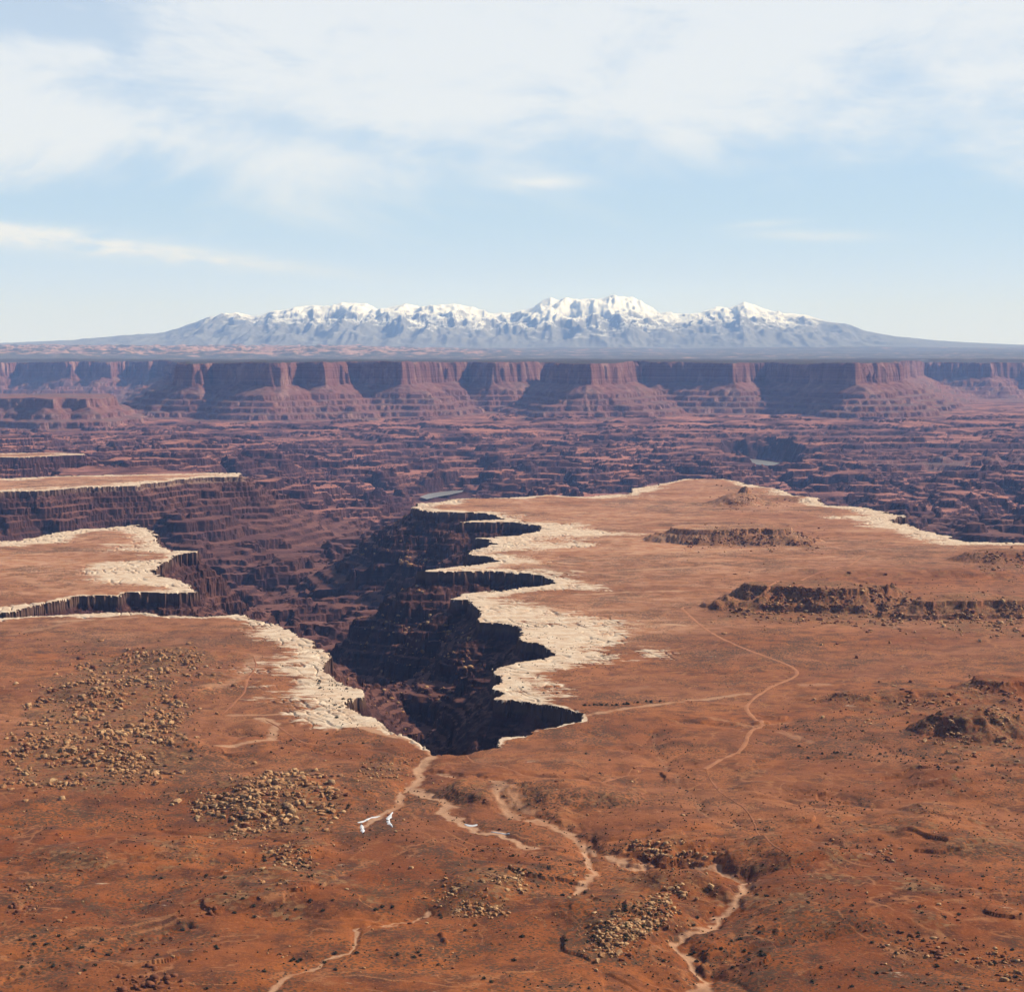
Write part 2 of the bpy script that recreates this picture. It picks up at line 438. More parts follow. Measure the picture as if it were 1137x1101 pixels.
def near_polyline(x, y, poly, reach):
    lo, hi = poly.min(0) - reach, poly.max(0) + reach
    return np.nonzero((x > lo[0]) & (x < hi[0]) & (y > lo[1]) & (y < hi[1]))


def bench_surface(x, y, d):
    """height of the bench, plus the masks of its materials"""
    fg = 1 - sstep(y, 1500, 2300)
    z = (2.0 + 9.0 * fg) * fbm(x, y, 330, 3, 31) + (0.6 + 3.0 * fg) * fbm(x, y, 90, 4, 35)
    # drainage lines that cut the swells, uneven in depth
    wx, wy = 40 * fbm(x, y, 120, 3, 41), 40 * fbm(x, y, 120, 3, 45)
    g1 = perlin((x + wx) / 260, (y + wy) / 190, 42)
    z = z - (0.4 + 3.0 * fg) * np.exp(-np.abs(g1) / 0.06) * sstep(fbm(x, y, 260, 2, 46), -0.4, 0.3)
    # thin ledges of rock that break the slopes here and there
    led = fbm(x, y, 170, 4, 47, 0.6)
    here = sstep(fbm(x, y, 110, 3, 49), 0.02, 0.25)
    z = z + (0.5 + 1.8 * fg) * sstep(led, 0.14, 0.152) * here
    rub = np.zeros(x.shape, np.float32)
    hill = np.zeros(x.shape, np.int8)
    for i, (mx, my, rx, ry, h, fl, rg) in enumerate(MW):
        if i >= 12:
            rx, ry, h, fl, rg = rx * 1.25, ry * 1.3, h * 0.62, 0.25, rg * 0.8
        ii = np.nonzero((np.abs(x - mx) < rx * 1.6) & (np.abs(y - my) < ry * 1.6))
        if not len(ii[0]):
            continue
        xx, yy = x[ii], y[ii]
        wob = (0.55 if i >= 12 else 0.42) * fbm(xx, yy, 0.9 * ry, 5, 51 + i) + 0.035 * fbm(xx, yy, 16, 2, 151 + i)
        r = np.sqrt(((xx - mx) / rx) ** 2 + ((yy - my) / ry) ** 2) + wob
        cone = np.clip(1.0 - r, 0, 1)
        soft = cone * cone * (3 - 2 * cone)
        top = 0.58 * np.clip((1.10 - r) / 0.58, 0, 1) ** 1.5 + 0.24 * sstep(r, 0.56, 0.52) + 0.10 * sstep(r, 0.86, 0.84) + 0.08 * sstep(r, 0.70, 0.68)
        s = (1 - fl) * soft + fl * top
        if fl >= 0.8:
            hb = h * s + 1.2 * fbm(xx, yy, 60, 3, 171 + i)
            s = 0.35 * s + 0.65 * np.clip(terrace(hb / 5.5, 1.0, 0.6) * 5.5 / h, 0, 1.1)
            s = s * (r < 1.12)
        f1, f2, ci = worley(xx / 7.0, yy / 7.0, 60 + i)
        rock = np.clip(ci - 0.35, 0, 1) * np.clip(1.3 - f1 * 1.6, 0, 1)
        steep = sstep(s, 0.06, 0.35) * (1 - sstep(s, 0.82, 0.98) * min(fl * 1.3, 1))
        gully = fbm(xx, yy, 22, 3, 161 + i, 0.6, True)
        z[ii] = z[ii] + h * s + (rg * 0.16 * rock + 0.05 * h * gully) * steep
        rub[ii] = np.maximum(rub[ii], steep * sstep(fbm(xx, yy, 45, 4, 71, 0.6), -0.1, 0.35))
        if h >= 20 or i == 2:
            hill[ii] = np.where((h * s > 2.0), i + 1, hill[ii])
    for poly, k in RUBBLE:
        ii = near_polyline(x, y, poly, 40)
        if not len(ii[0]):
            continue
        dd = seg_dist(x[ii], y[ii], poly, True)
        dd = np.where(inside(x[ii], y[ii], poly), -dd, dd) + 22 * fbm(x[ii], y[ii], 45, 4, 77, 0.6)
        rub[ii] = np.maximum(rub[ii], k * (1 - sstep(dd, -18, 10)) * sstep(fbm(x[ii], y[ii], 32, 3, 79), -0.5, 0.1))
    sand = np.zeros(x.shape, np.float32)
    wob1 = perlin(x / 16, y / 16, 81) + 0.6 * perlin(x / 6, y / 6, 82)
    wob2 = fbm(x, y, 55, 3, 83)
    for poly, hw, dep, k in WASHES:
        ii = near_polyline(x, y, poly, hw * 7)
        if not len(ii[0]):
            continue
        dd = seg_dist(x[ii] + 9 * wob2[ii], y[ii] + 9 * wob1[ii], poly) + wob1[ii] * hw * 0.12 + wob2[ii] * hw * 0.8
        z[ii] = z[ii] - dep * 0.30 * (1 - sstep(dd, hw * 0.8, hw * 2.0)) * np.clip(0.7 + 1.2 * wob2[ii], 0, 1.4) - dep * 0.9 * np.exp(-(np.abs(dd) / (hw * 4.2)) ** 1.5)
        sand[ii] = np.maximum(sand[ii], k * (1 - sstep(dd, hw * 0.2, hw * 1.15)) * np.clip(0.85 + 0.7 * wob2[ii], 0.5, 1))
        rub[ii] = rub[ii] * sstep(dd, hw * 0.8, hw * 1.6)
    for poly, hw, k in SANDS:
        ii = near_polyline(x, y, poly, hw * 4)
        if not len(ii[0]):
            continue
        dd = seg_dist(x[ii], y[ii], poly) + (wob1[ii] + 1.3 * fbm(x[ii], y[ii], 60, 3, 85)) * hw * 0.8
        sand[ii] = np.maximum(sand[ii], k * (1 - sstep(dd, hw * 0.2, hw * 1.7)))
    # bare white rock along the rim
    wid = idw(WHITE_W, x, y) * 1.3 * np.clip(1.0 + 1.4 * fbm(x, y, 190, 3, 93), 0.2, 2.0)
    frag = fbm(x / 1.5, y, 190, 4, 91) * 1.1 + fbm(x / 2.2, y, 24, 3, 95) * 0.45
    white = (1 - sstep(-d / np.maximum(wid, 1) + frag * 0.8, 0.25, 1.55)) * (d < 30)
    white = white * (0.0 + sstep(wid, 1.0, 4.0))
    # joints of the white rock, opened by water, in two uneven sets
    ang = 0.45
    jx, jy = x * math.cos(ang) + y * math.sin(ang), -x * math.sin(ang) + y * math.cos(ang)
    wv = fbm(x, y, 60, 3, 97)
    ja = np.abs(perlin(jx / 17 + 0.8 * wv, jy / 110, 98))
    jb = np.abs(perlin(jx / 85, jy / 26 + 0.9 * wv, 100))
    crack = np.maximum((1 - sstep(ja, 0.03, 0.11)) * sstep(fbm(x, y, 90, 2, 99), -0.25, 0.2), (1 - sstep(jb, 0.03, 0.10)) * sstep(fbm(x, y, 80, 2, 101), -0.1, 0.3)) * sstep(white, 0.1, 0.5)
    ci = 0.5 + 0.6 * fbm(x, y, 30, 3, 102)
    far = np.clip(y / 2600, 0.7, 2.0)
    z = z - 2.3 * far * crack + 1.0 * white * (ci - 0.5)
    pale = np.clip(1.35 * idw(PALE, x, y, 1.6) * (1 + 1.1 * fbm(x / 2.0, y, 130, 4, 103)) + 0.06 * fbm(x, y, 40, 3, 107), 0, 1)
    # the slope below the overlook
    k = np.clip((1000 - y) / 900, 0, 1)
    z = z + 215 * k * k + 140 * sstep(y, 26, 12)
    return z, white, np.maximum(sand, 0.0), rub, pale, hill


# bends of the river seen down in the canyon country: outline in photo pixels, level of the water
RIVERS = [([(466, 551.5), (476, 548), (490, 545.8), (503, 544.6), (515, 544.2), (513, 546), (500, 549), (488, 551), (474, 554)], -225.0, 'grey green bend of river behind the tip of the bench'),
          ([(812, 510), (830, 508.8), (848, 511), (866, 514), (858, 517), (840, 515.5), (822, 513)], -225.0, 'pale bend of river in the red badlands')]


def canyon_surface(x, y, d):
    """floor and walls of the canyon below the rim, out to the broken country before the mesa"""
    base = np.interp(y, [0, 1600, 1900, 2500, 3500, 5000, 6500, 8500, 10500, 12000, 13000, 26000], [-62, -62, -78, -128, -185, -225, -230, -215, -140, -70, -48, -60])
    base = base + (-82 - base) * sstep(-x / np.maximum(y, 1), 0.06, 0.20) * sstep(y, 4300, 5200) * sstep(y, 11500, 10000)
    amp = np.interp(y, [1500, 2200, 3500, 6000, 9000, 12000, 13500], [8, 26, 75, 100, 90, 45, 14])
    lam = np.interp(y, [1500, 3000, 6000, 12000], [170, 330, 620, 900])
    q = 0.5 * fbm(x, y, 700, 3, 207)
    # a constant wavelength per octave, so the pattern does not slide with distance
    n1 = fbm(x + 90 * q, y, 900, 6, 201, 0.55)
    n2 = fbm(x, y + 60 * q, 260, 5, 211, 0.55)
    rid = fbm(x, y, 520, 4, 221, 0.5, True)
    mixn = np.where(y > 4500, 0.85, 0.35)
    k = sstep(y, 3000, 6000)
    n = (0.95 * n1 + 0.35 * rid) * k + (1.15 * n2 + 0.2 * rid) * (1 - k * 0.55)
    raw = base + amp * n * 1.25
    raw = raw + 3 * fbm(x, y, 40, 2, 231)
    st = np.interp(y, [1500, 2500, 5000, 9000, 13000], [9, 16, 26, 30, 14])
    zf = 0.6 * terrace(raw + 3 * perlin(x / 60, y / 60, 233), 30.0, 0.66) + 0.4 * terrace(raw + 5 * fbm(x, y, 130, 3, 235), 11.0, 0.6)
    zf = zf * np.where(y > 2200, 1.0, 0.0) + raw * np.where(y > 2200, 0.0, 1.0)
    zf = np.minimum(zf, -34 + 0 * zf)
    # a deeper winding channel
    ch = perlin(x / 650 + 0.5 * q, y / 900, 241)
    zf = zf - np.interp(y, [2000, 4000, 7000, 11000], [0, 25, 55, 10]) * np.exp(-(ch / 0.09) ** 2)
    for pts, zw, _lab in RIVERS:
        p = U(pts, zw)
        c = p.mean(0)
        hx, hy = (p[:, 0].max() - p[:, 0].min()) / 2 + 60, (p[:, 1].max() - p[:, 1].min()) / 2 + 60
        fy = np.where(y < c[1], hy * 2.2, hy)
        r = np.sqrt(((x - c[0]) / hx) ** 2 + ((y - c[1]) / fy) ** 2) + 0.45 * fbm(x, y, 260, 4, 271)
        zf = np.where(r < 1.6, np.minimum(zf, zw - 6 + 150 * sstep(r, 0.95, 1.6)), zf)
    # walls: cliff, then talus broken by ledges, gullied
    gul = fbm(x, y, 70, 4, 251) * 30 + fbm(x, y, 240, 2, 255) * 40
    dd = np.maximum(d + gul * sstep(d, 4, 90) * np.where(y > 4300, 0.8, 1.0), 0)
    dd = np.where(y > 4300, dd * 0.8, dd)
    low = sstep(y, 4800, 5400) * sstep(-x / np.maximum(y, 1), 0.06, 0.14)
    dd = np.maximum(dd * (1 + 0.9 * low) + sstep(dd, 20, 120) * sstep(y, 4000, 5000) * (120 * fbm(x, y, 420, 5, 257, 0.6)), 0)
    wall = np.interp(dd, [0, 1.5, 6, 34, 60, 66, 105, 112, 150, 158, 230, 240, 330, 480, 900], [0, -14, -22, -38, -56, -72, -94, -112, -136, -154, -182, -200, -226, -258, -330])
    f1, f2, ci = worley(x / 9, y / 9, 261)
    talus = sstep(dd, 6, 16) * (1 - sstep(dd, 90, 200))
    wall = wall + talus * 5.0 * np.clip(ci - 0.4, 0, 1) * np.clip(1.2 - 1.5 * f1, 0, 1) * np.clip(y / 2500, 0.6, 2)
    wall = wall * (1 - 0.5 * low)
    z = np.maximum(wall, zf)
    # beds of harder rock stand out as steps all over the slopes
    st = np.where(y < 2600, 8.0, np.where(y < 4300, 12.0, 15.0))
    bed = terrace((z + 11 * fbm(x, y, 230, 5, 281, 0.6)) / st, 1.0, 0.68) * st
    k = 0.62 * sstep(dd, 10, 40) * sstep(z, -300, -250) * sstep(y, 1750, 2300) * sstep(y, 13000, 9500)
    return z * (1 - k) + bed * k


# ------------------------------------------------------------------ mesas far across the canyon country
def rimline(tab):
    return np.array([((px - CX) / F_PX * D * 1000, D * 1000) for px, D in tab])


MESA = np.vstack([rimline([(190, 17.5), (196, 15.2), (204, 13.4), (212, 13.2), (240, 13.75), (256, 13.3), (300, 12.95), (307, 12.75), (327, 13.5), (345, 13.25), (362, 13.1), (380, 13.9), (400, 13.85),
                           (425, 13.6), (447, 13.5), (470, 14.0), (486, 14.4), (524, 15.2), (530, 14.9), (546, 14.6), (566, 14.8), (606, 15.6), (622, 14.2), (640, 13.4), (656, 13.15), (668, 13.6), (714, 14.9), (724, 14.75),
                           (760, 14.65), (800, 14.35), (815, 14.2), (850, 14.75), (880, 14.1), (925, 13.5), (951, 13.25), (966, 14.2), (985, 15.2), (1000, 17.0), (1012, 19.0)]), [(6500, 27000), (-5500, 27000)]])
BACKMESA = np.vstack([rimline([(-500, 21.0), (-120, 20.2), (0, 20.3), (22, 20.8), (40, 20.2), (80, 19.9), (88, 20.3), (122, 19.9), (140, 20.8), (158, 20.1), (166, 19.8), (178, 20.7), (195, 20.3), (215, 21.5),
                               (600, 24.0), (1000, 21.3), (1016, 20.6), (1040, 20.0), (1075, 19.7), (1100, 19.6), (1108, 20.2), (1137, 20.3), (1200, 19.8), (1500, 20.0)]), [(12000, 30000), (-12000, 30000)]])
LOWMESA = np.vstack([rimline([(-200, 12.1), (0, 12.0), (40, 11.9), (60, 11.75), (68, 12.0), (92, 11.9), (102, 11.8), (112, 12.1), (128, 12.3), (136, 12.9)]), [(-3000, 13400), (-5000, 13000)]])


def mesa_heights(x, y):
    z = np.full(x.shape, -900.0)
    for poly, top, rough, kind in ((BACKMESA, 316, 1.3, 1), (MESA, 331, 1.0, 0), (LOWMESA, 108, 0.8, 2)):
        d = seg_dist(x, y, poly, True)
        d = np.where(inside(x, y, poly), -d, d)
        wob = 110 * fbm(x, y, 450, 4, 301 + kind, 0.6) + 170 * fbm(x, y, 1300, 2, 305 + kind) + 34 * fbm(x, y, 130, 2, 311 + kind, 0.5, True)
        d = d + wob * rough * (1 - sstep(-d, 60, 250))
        fine = 17 * fbm(x, y, 60, 2, 321) + 30 * perlin(x / 210, y / 210, 323)

        dt = d + fine
        vary = (15 * fbm(x, y, 420, 4, 347) + 16 * fbm(x, y, 1900, 2, 349)) * sstep(dt, 30, 0)
        # talus gullies: the foot runs out in spurs
        spur = 1 + 0.42 * fbm(x, y, 520, 3, 331) + 0.16 * fbm(x, y, 160, 3, 335, 0.5, True)
        e = np.maximum(d, 0) / np.clip(spur, 0.4, 1.8)
        e = np.maximum(e + 38 * fbm(x, y, 330, 3, 341) * sstep(e, 60, 200), 0)
        if kind == 2:
            prof = np.interp(dt, [-400, -10, 0, 18, 30, 120, 130, 210, 222, 330, 460], [top, top, top - 6, top - 60, top - 66, top - 105, top - 130, top - 150, top - 185, top - 205, top - 260])
            prof = np.where(dt > 400, prof - (dt - 400) * 0.8, prof)
        else:
            cliff = np.interp(dt, [-2500, -300, -12, 0, 8, 34, 46], [top + 13, top + 8, top + 4, top - 14, top - 30, top - 150, top - 158])
            tal = np.interp(e, [0, 46, 190, 200, 262, 274, 350, 366, 450, 468, 600, 625, 760, 900],
                            [top - 150, top - 158, top - 228, top - 252, top - 268, top - 292, top - 306, top - 334, top - 350, top - 378, top - 395, top - 430, top - 445, top - 520])
            tal = tal - np.maximum(e - 850, 0) * 0.6
            prof = np.where(dt < 46, np.maximum(cliff, np.minimum(tal, top - 150)), tal)
            if kind == 1:
                prof = prof + 18 * sstep(-d, 350, 500)
        z = np.maximum(z, prof + vary)
    return z


SKY_TAB = [(-400, 392), (-200, 387), (3, 381), (83, 377.5), (134, 372.5), (185, 370), (207, 362), (234, 353), (264, 347), (284, 351), (301, 346), (324, 343.5), (348, 338.4), (368, 342), (380, 337), (407, 337), (420, 343.5),
           (450, 337), (467, 341), (504, 338.4), (524, 343.5), (544, 348.5), (567, 347.5), (594, 340), (611, 330), (621, 333.4), (637, 334), (661, 333.4), (682, 329.4), (701, 330), (717, 338.4), (731, 348.5), (760, 349.5),
           (777, 347), (794, 341), (807, 343), (825, 335), (844, 343), (867, 348.5), (891, 350), (917, 357.5), (937, 360), (961, 368.5), (991, 373.5), (1041, 378.5), (1137, 383), (1300, 388), (1500, 392)]
RANGE_D = 52000.0


def far_heights(x, y):
    base = np.interp(y, [19000, 24000, 35000, 44000, 49000, 75000], [330, 352, 455, 600, 690, 700])
    base = base + 75 * fbm(x, y, 3200, 6, 401, 0.6) * sstep(y, 21000, 26000)
    # slickrock country of domes and fins on the left
    dome = sstep(-x / y, -0.06, 0.10) * sstep(y, 26000, 30000) * sstep(y, 42000, 38000)
    base = base + dome * (150 * np.maximum(fbm(x, y, 1300, 5, 411, 0.6, True), -0.1) + 5)
    u = x / y
    px = CX + u * F_PX
    sky_y = np.interp(px, [a for a, b in SKY_TAB], [b for a, b in SKY_TAB])
    crest = EYE + (HORIZON - sky_y) / F_PX * RANGE_D
    off = (y - RANGE_D) / 1000.0 + 0.9 * fbm(x, y * 0, 5000, 2, 421)
    rid = fbm(x, y, 2100, 4, 431, 0.5, True)
    rid2 = fbm(x * 1.6, y * 0.4, 1200, 3, 441, 0.5, True)
    high = np.maximum(crest - 640, 0)
    fall = np.where(off < 0, np.exp(-(np.abs(off) / 4.6) ** 1.35), np.exp(-(off / 6.0) ** 1.6))
    m = 640 + high * fall + (rid * 0.26 + rid2 * 0.16 - 0.17) * high * np.where(off < 0, 1.0, 0.6) * sstep(fall, 0.02, 0.35) * (1 - 0.78 * np.exp(-(off / 0.8) ** 2))
    return np.maximum(base, np.where(y > 40000, m - 640 * (1 - sstep(y, 40000, 47000)), -900))


# ------------------------------------------------------------------ the sheet of land: rows of quads that follow the eye's resolution
du = 0.284 * 2 / 1060
us = np.concatenate([-np.linspace(0.62, 0.30 + 0.004, 44), np.arange(-0.30, 0.30 + du, du), np.linspace(0.304, 0.62, 44)])


def rows(a, b, step):
    n = max(2, int(math.log(b / a) / step))
    return np.exp(np.linspace(math.log(a), math.log(b), n, endpoint=False))


ys = np.concatenate([np.linspace(12, 960, 60, endpoint=False), rows(960, 1050, 0.004), rows(1050, 2600, 0.00125), rows(2600, 6400, 0.0017), rows(6400, 11500, 0.0021), rows(11500, 15600, 0.0013),
                     rows(15600, 19000, 0.006), rows(19000, 22500, 0.0022), rows(22500, 42000, 0.0032), rows(42000, 56000, 0.0019), rows(56000, 74000, 0.02)])
NR, NC = len(ys), len(us)
X = (us[None, :] * ys[:, None])
X[ys < 500] = us[None, :] * 500.0
Y = np.repeat(ys[:, None], NC, 1)
# stagger the columns a little so edges do not step in ranks
Z = np.zeros((NR, NC))
white = np.zeros((NR, NC), np.float32); sand = white.copy(); rub = white.copy(); pale = white.copy()
hill = np.zeros((NR, NC), np.int8); depth = np.full((NR, NC), -300.0, np.float32)


def land(x, y, full=True):
    """height and masks of near and middle ground (1-D or 2-D arrays)"""
    x = np.asarray(x, float); y = np.asarray(y, float)
    d = bench_distance(x, y)
    zb, wh, sa, ru, pa, hi = bench_surface(x, y, np.minimum(d, 50))
    zc = canyon_surface(x, y, d)
    k = np.exp(-np.maximum(d, 0) / 8)
    z = np.where(d <= 0, zb, zb * k + zc)
    if not full:
        return z
    return z, d, wh, sa, ru, pa, hi


CH = 120
for r in range(0, NR, CH):
    s = slice(r, min(r + CH, NR))
    x, y = X[s], Y[s]
    if y[0, 0] < 10000:
        z, d, wh, sa, ru, pa, hi = land(x, y)
        Z[s], depth[s], white[s], sand[s], rub[s], pale[s], hill[s] = z, d, wh, sa, ru, pa, hi
    else:
        Z[s] = canyon_surface(x, y, np.full(x.shape, 3000.0)) if y[0, 0] < 26000 else -900
        depth[s] = 3000
    if y[-1, 0] > 11000 and y[0, 0] < 26000:
        zm = mesa_heights(x, y)
        depth[s] = np.where((zm > Z[s] + 1) | (y > 17500), 5000, depth[s])
        Z[s] = np.maximum(Z[s], zm)
    if y[-1, 0] > 19000:
        zf = far_heights(x, y)
        isfar = (zf > Z[s]) & (y > 21500)
        Z[s] = np.where(isfar, zf, Z[s])
        depth[s] = np.where(isfar, np.where(y > 44000, 7000, 6000), depth[s])
print('grid', NR, NC, NR * NC)


def sheet_height(x, y):
    """height of the built sheet of land, read between its nodes"""
    j = np.clip(np.searchsorted(ys, y) - 1, 0, NR - 2)
    u = x / np.maximum(y, 500)
    i = np.clip(np.searchsorted(us, u) - 1, 0, NC - 2)
    tu = np.clip((u - us[i]) / (us[i + 1] - us[i]), 0, 1)
    tv = np.clip((y - ys[j]) / (ys[j + 1] - ys[j]), 0, 1)
    return (Z[j, i] * (1 - tu) + Z[j, i + 1] * tu) * (1 - tv) + (Z[j + 1, i] * (1 - tu) + Z[j + 1, i + 1] * tu) * tv


def tag(o, label=None, cat=None, group=None, kind=None):
    for k, v in (('label', label), ('category', cat), ('group', group), ('kind', kind)):
        if v:
            o[k] = v
    return o


def link(name, me, mat=None):
    o = bpy.data.objects.new(name, me)
    COL.objects.link(o)
    if mat:
        me.materials.append(mat)
    return o


def grid_mesh(name, cells, attrs=(), flat_slope=0.5, mat=None):
    """a mesh of the quads chosen by CELLS (bool, NR-1 x NC-1) of the land's grid"""
    ci, cj = np.nonzero(cells)
    a = ci * NC + cj
    quads = np.stack([a, a + 1, a + NC + 1, a + NC], 1)
    used, inv = np.unique(quads, return_inverse=True)
    inv = inv.reshape(quads.shape)
    co = np.stack([X.ravel()[used], Y.ravel()[used], Z.ravel()[used]], 1).astype(np.float32)
    me = bpy.data.meshes.new(name)
    n, m = len(co), len(quads)
    me.vertices.add(n)
    me.vertices.foreach_set('co', co.ravel())
    me.loops.add(m * 4)
    me.loops.foreach_set('vertex_index', inv.ravel().astype(np.int32))
    me.polygons.add(m)
    me.polygons.foreach_set('loop_start', np.arange(0, m * 4, 4, dtype=np.int32))
    p = co[inv]
    nn = np.cross(p[:, 2] - p[:, 0], p[:, 3] - p[:, 1])
    nz = nn[:, 2] / (np.linalg.norm(nn, axis=1) + 1e-9)
    for nm, arr in attrs:
        at = me.attributes.new(nm, 'FLOAT', 'POINT')
        at.data.foreach_set('value', arr.ravel()[used].astype(np.float32))
    me.update(calc_edges=True)
    me.polygons.foreach_set('use_smooth', (nz > flat_slope))
    me.validate()
    return link(name, me, mat)


# ------------------------------------------------------------------ materials
def new_mat(name):
    m = bpy.data.materials.new(name)
    m.use_nodes = True
    t = m.node_tree
    b = t.nodes['Principled BSDF']
    b.inputs['Roughness'].default_value = 0.95
    b.inputs['Specular IOR Level'].default_value = 0.1
    return m, t, b


def attr(t, name):
    return N(t, 'ShaderNodeAttribute', attribute_name=name).outputs['Fac']


def posn(t):
    return N(t, 'ShaderNodeNewGeometry').outputs['Position']


def steepness(t):
    g = N(t, 'ShaderNodeNewGeometry')
    s = N(t, 'ShaderNodeSeparateXYZ')
    t.links.new(g.outputs['True Normal'], s.inputs[0])
    return s.outputs[2]


def bump(t, b, h, strength, dist):
    n = N(t, 'ShaderNodeBump', ins={'Strength': strength, 'Distance': dist})
    t.links.new(h, n.inputs['Height'])
    t.links.new(n.outputs[0], b.inputs['Normal'])


def ground_material():
    m, t, b = new_mat('desert soil and white rock')
    p = posn(t)
    flat = map_node(t, p, (1, 1, 0.0))
    big = noise_node(t, flat, 0.006, 5, 0.6)
    mid = noise_node(t, flat, 0.035, 6, 0.62)
    fine = noise_node(t, flat, 0.35, 5, 0.7)
    red = mix_node(t, smooth_node(t, big, 0.38, 0.62), (0.180, 0.047, 0.0105), (0.275, 0.081, 0.019))
    red = mix_node(t, smooth_node(t, mid, 0.42, 0.66), red, (0.085, 0.029, 0.0125))
    red = mix_node(t, smooth_node(t, fine, 0.50, 0.70, 0, 0.6), red, (0.36, 0.125, 0.036))
    tan = mix_node(t, smooth_node(t, mid, 0.4, 0.6), (0.47, 0.255, 0.145), (0.36, 0.155, 0.072))
    col = mix_node(t, attr(t, 'pale'), red, tan)
    # pale rills that run together down the slopes
    for sc_, th, k in ((0.0045, 0.010, 0.6), (0.011, 0.014, 0.5)):
        rl = noise_node(t, flat, sc_, 4, 0.55, 0.6)
        ln = smooth_node(t, math_node(t, 'ABSOLUTE', math_node(t, 'SUBTRACT', rl, 0.5)), 0.0, th, k, 0.0)
        ln = math_node(t, 'MULTIPLY', ln, smooth_node(t, mid, 0.40, 0.55))
        col = mix_node(t, ln, col, (0.37, 0.155, 0.062))
    # low desert scrub, a grey-brown stipple
    vo = N(t, 'ShaderNodeTexVoronoi', ins={'Scale': 0.40, 'Randomness': 1.0})
    t.links.new(flat, vo.inputs['Vector'])
    dens = math_node(t, 'ADD', smooth_node(t, noise_node(t, flat, 0.012, 6, 0.68, 0.6), 0.40, 0.60, 0.05, 0.40), smooth_node(t, noise_node(t, flat, 0.0025, 4, 0.6, 0.4), 0.42, 0.60, 0.0, 0.22))
    dot = math_node(t, 'LESS_THAN', vo.outputs['Distance'], dens)
    dot = math_node(t, 'MULTIPLY', dot, math_node(t, 'SUBTRACT', 1.0, attr(t, 'sand'), clamp=True))
    dot = math_node(t, 'MULTIPLY', dot, math_node(t, 'SUBTRACT', 1.0, attr(t, 'white'), clamp=True))
    sc = mix_node(t, vo.outputs['Color'], (0.045, 0.032, 0.018), (0.10, 0.055, 0.028))
    col = mix_node(t, math_node(t, 'MULTIPLY', dot, 0.78), col, sc)
    # sand
    sa = smooth_node(t, math_node(t, 'ADD', attr(t, 'sand'), math_node(t, 'MULTIPLY', math_node(t, 'SUBTRACT', mid, 0.5), 0.5)), 0.1, 0.9)
    col = mix_node(t, sa, col, mix_node(t, fine, (0.38, 0.19, 0.095), (0.48, 0.29, 0.175)))
    # rubble of tan sandstone, its dark end also standing in for shade on buttes
    vr = N(t, 'ShaderNodeTexVoronoi', ins={'Scale': 0.30})
    t.links.new(p, vr.inputs['Vector'])
    vs = N(t, 'ShaderNodeSeparateXYZ')
    t.links.new(vr.outputs['Color'], vs.inputs[0])
    rk = mix_node(t, vs.outputs[0], (0.075, 0.034, 0.018), (0.27, 0.145, 0.062))
    ru = math_node(t, 'MULTIPLY', smooth_node(t, attr(t, 'rubble'), 0.15, 0.8), smooth_node(t, vs.outputs[1], 0.35, 0.6, 0.1, 0.8))
    col = mix_node(t, ru, col, rk)
    # white rock
    wsoft = math_node(t, 'ADD', attr(t, 'white'), math_node(t, 'MULTIPLY', math_node(t, 'SUBTRACT', noise_node(t, map_node(t, flat, (0.6, 1.3, 1)), 0.06, 8, 0.75), 0.52), 3.4))
    wh = mix_node(t, smooth_node(t, noise_node(t, flat, 0.05, 5, 0.65), 0.35, 0.65), (0.64, 0.51, 0.37), (0.52, 0.36, 0.235))
    wh = mix_node(t, smooth_node(t, fine, 0.55, 0.8, 0, 0.5), wh, (0.30, 0.19, 0.12))
    col = mix_node(t, smooth_node(t, wsoft, 0.34, 0.74), col, wh)
    t.links.new(col, b.inputs['Base Color'])
    h = math_node(t, 'ADD', math_node(t, 'MULTIPLY', fine, 1.0), math_node(t, 'MULTIPLY', dot, 0.35))
    bump(t, b, h, 0.55, 1.6)
    return m


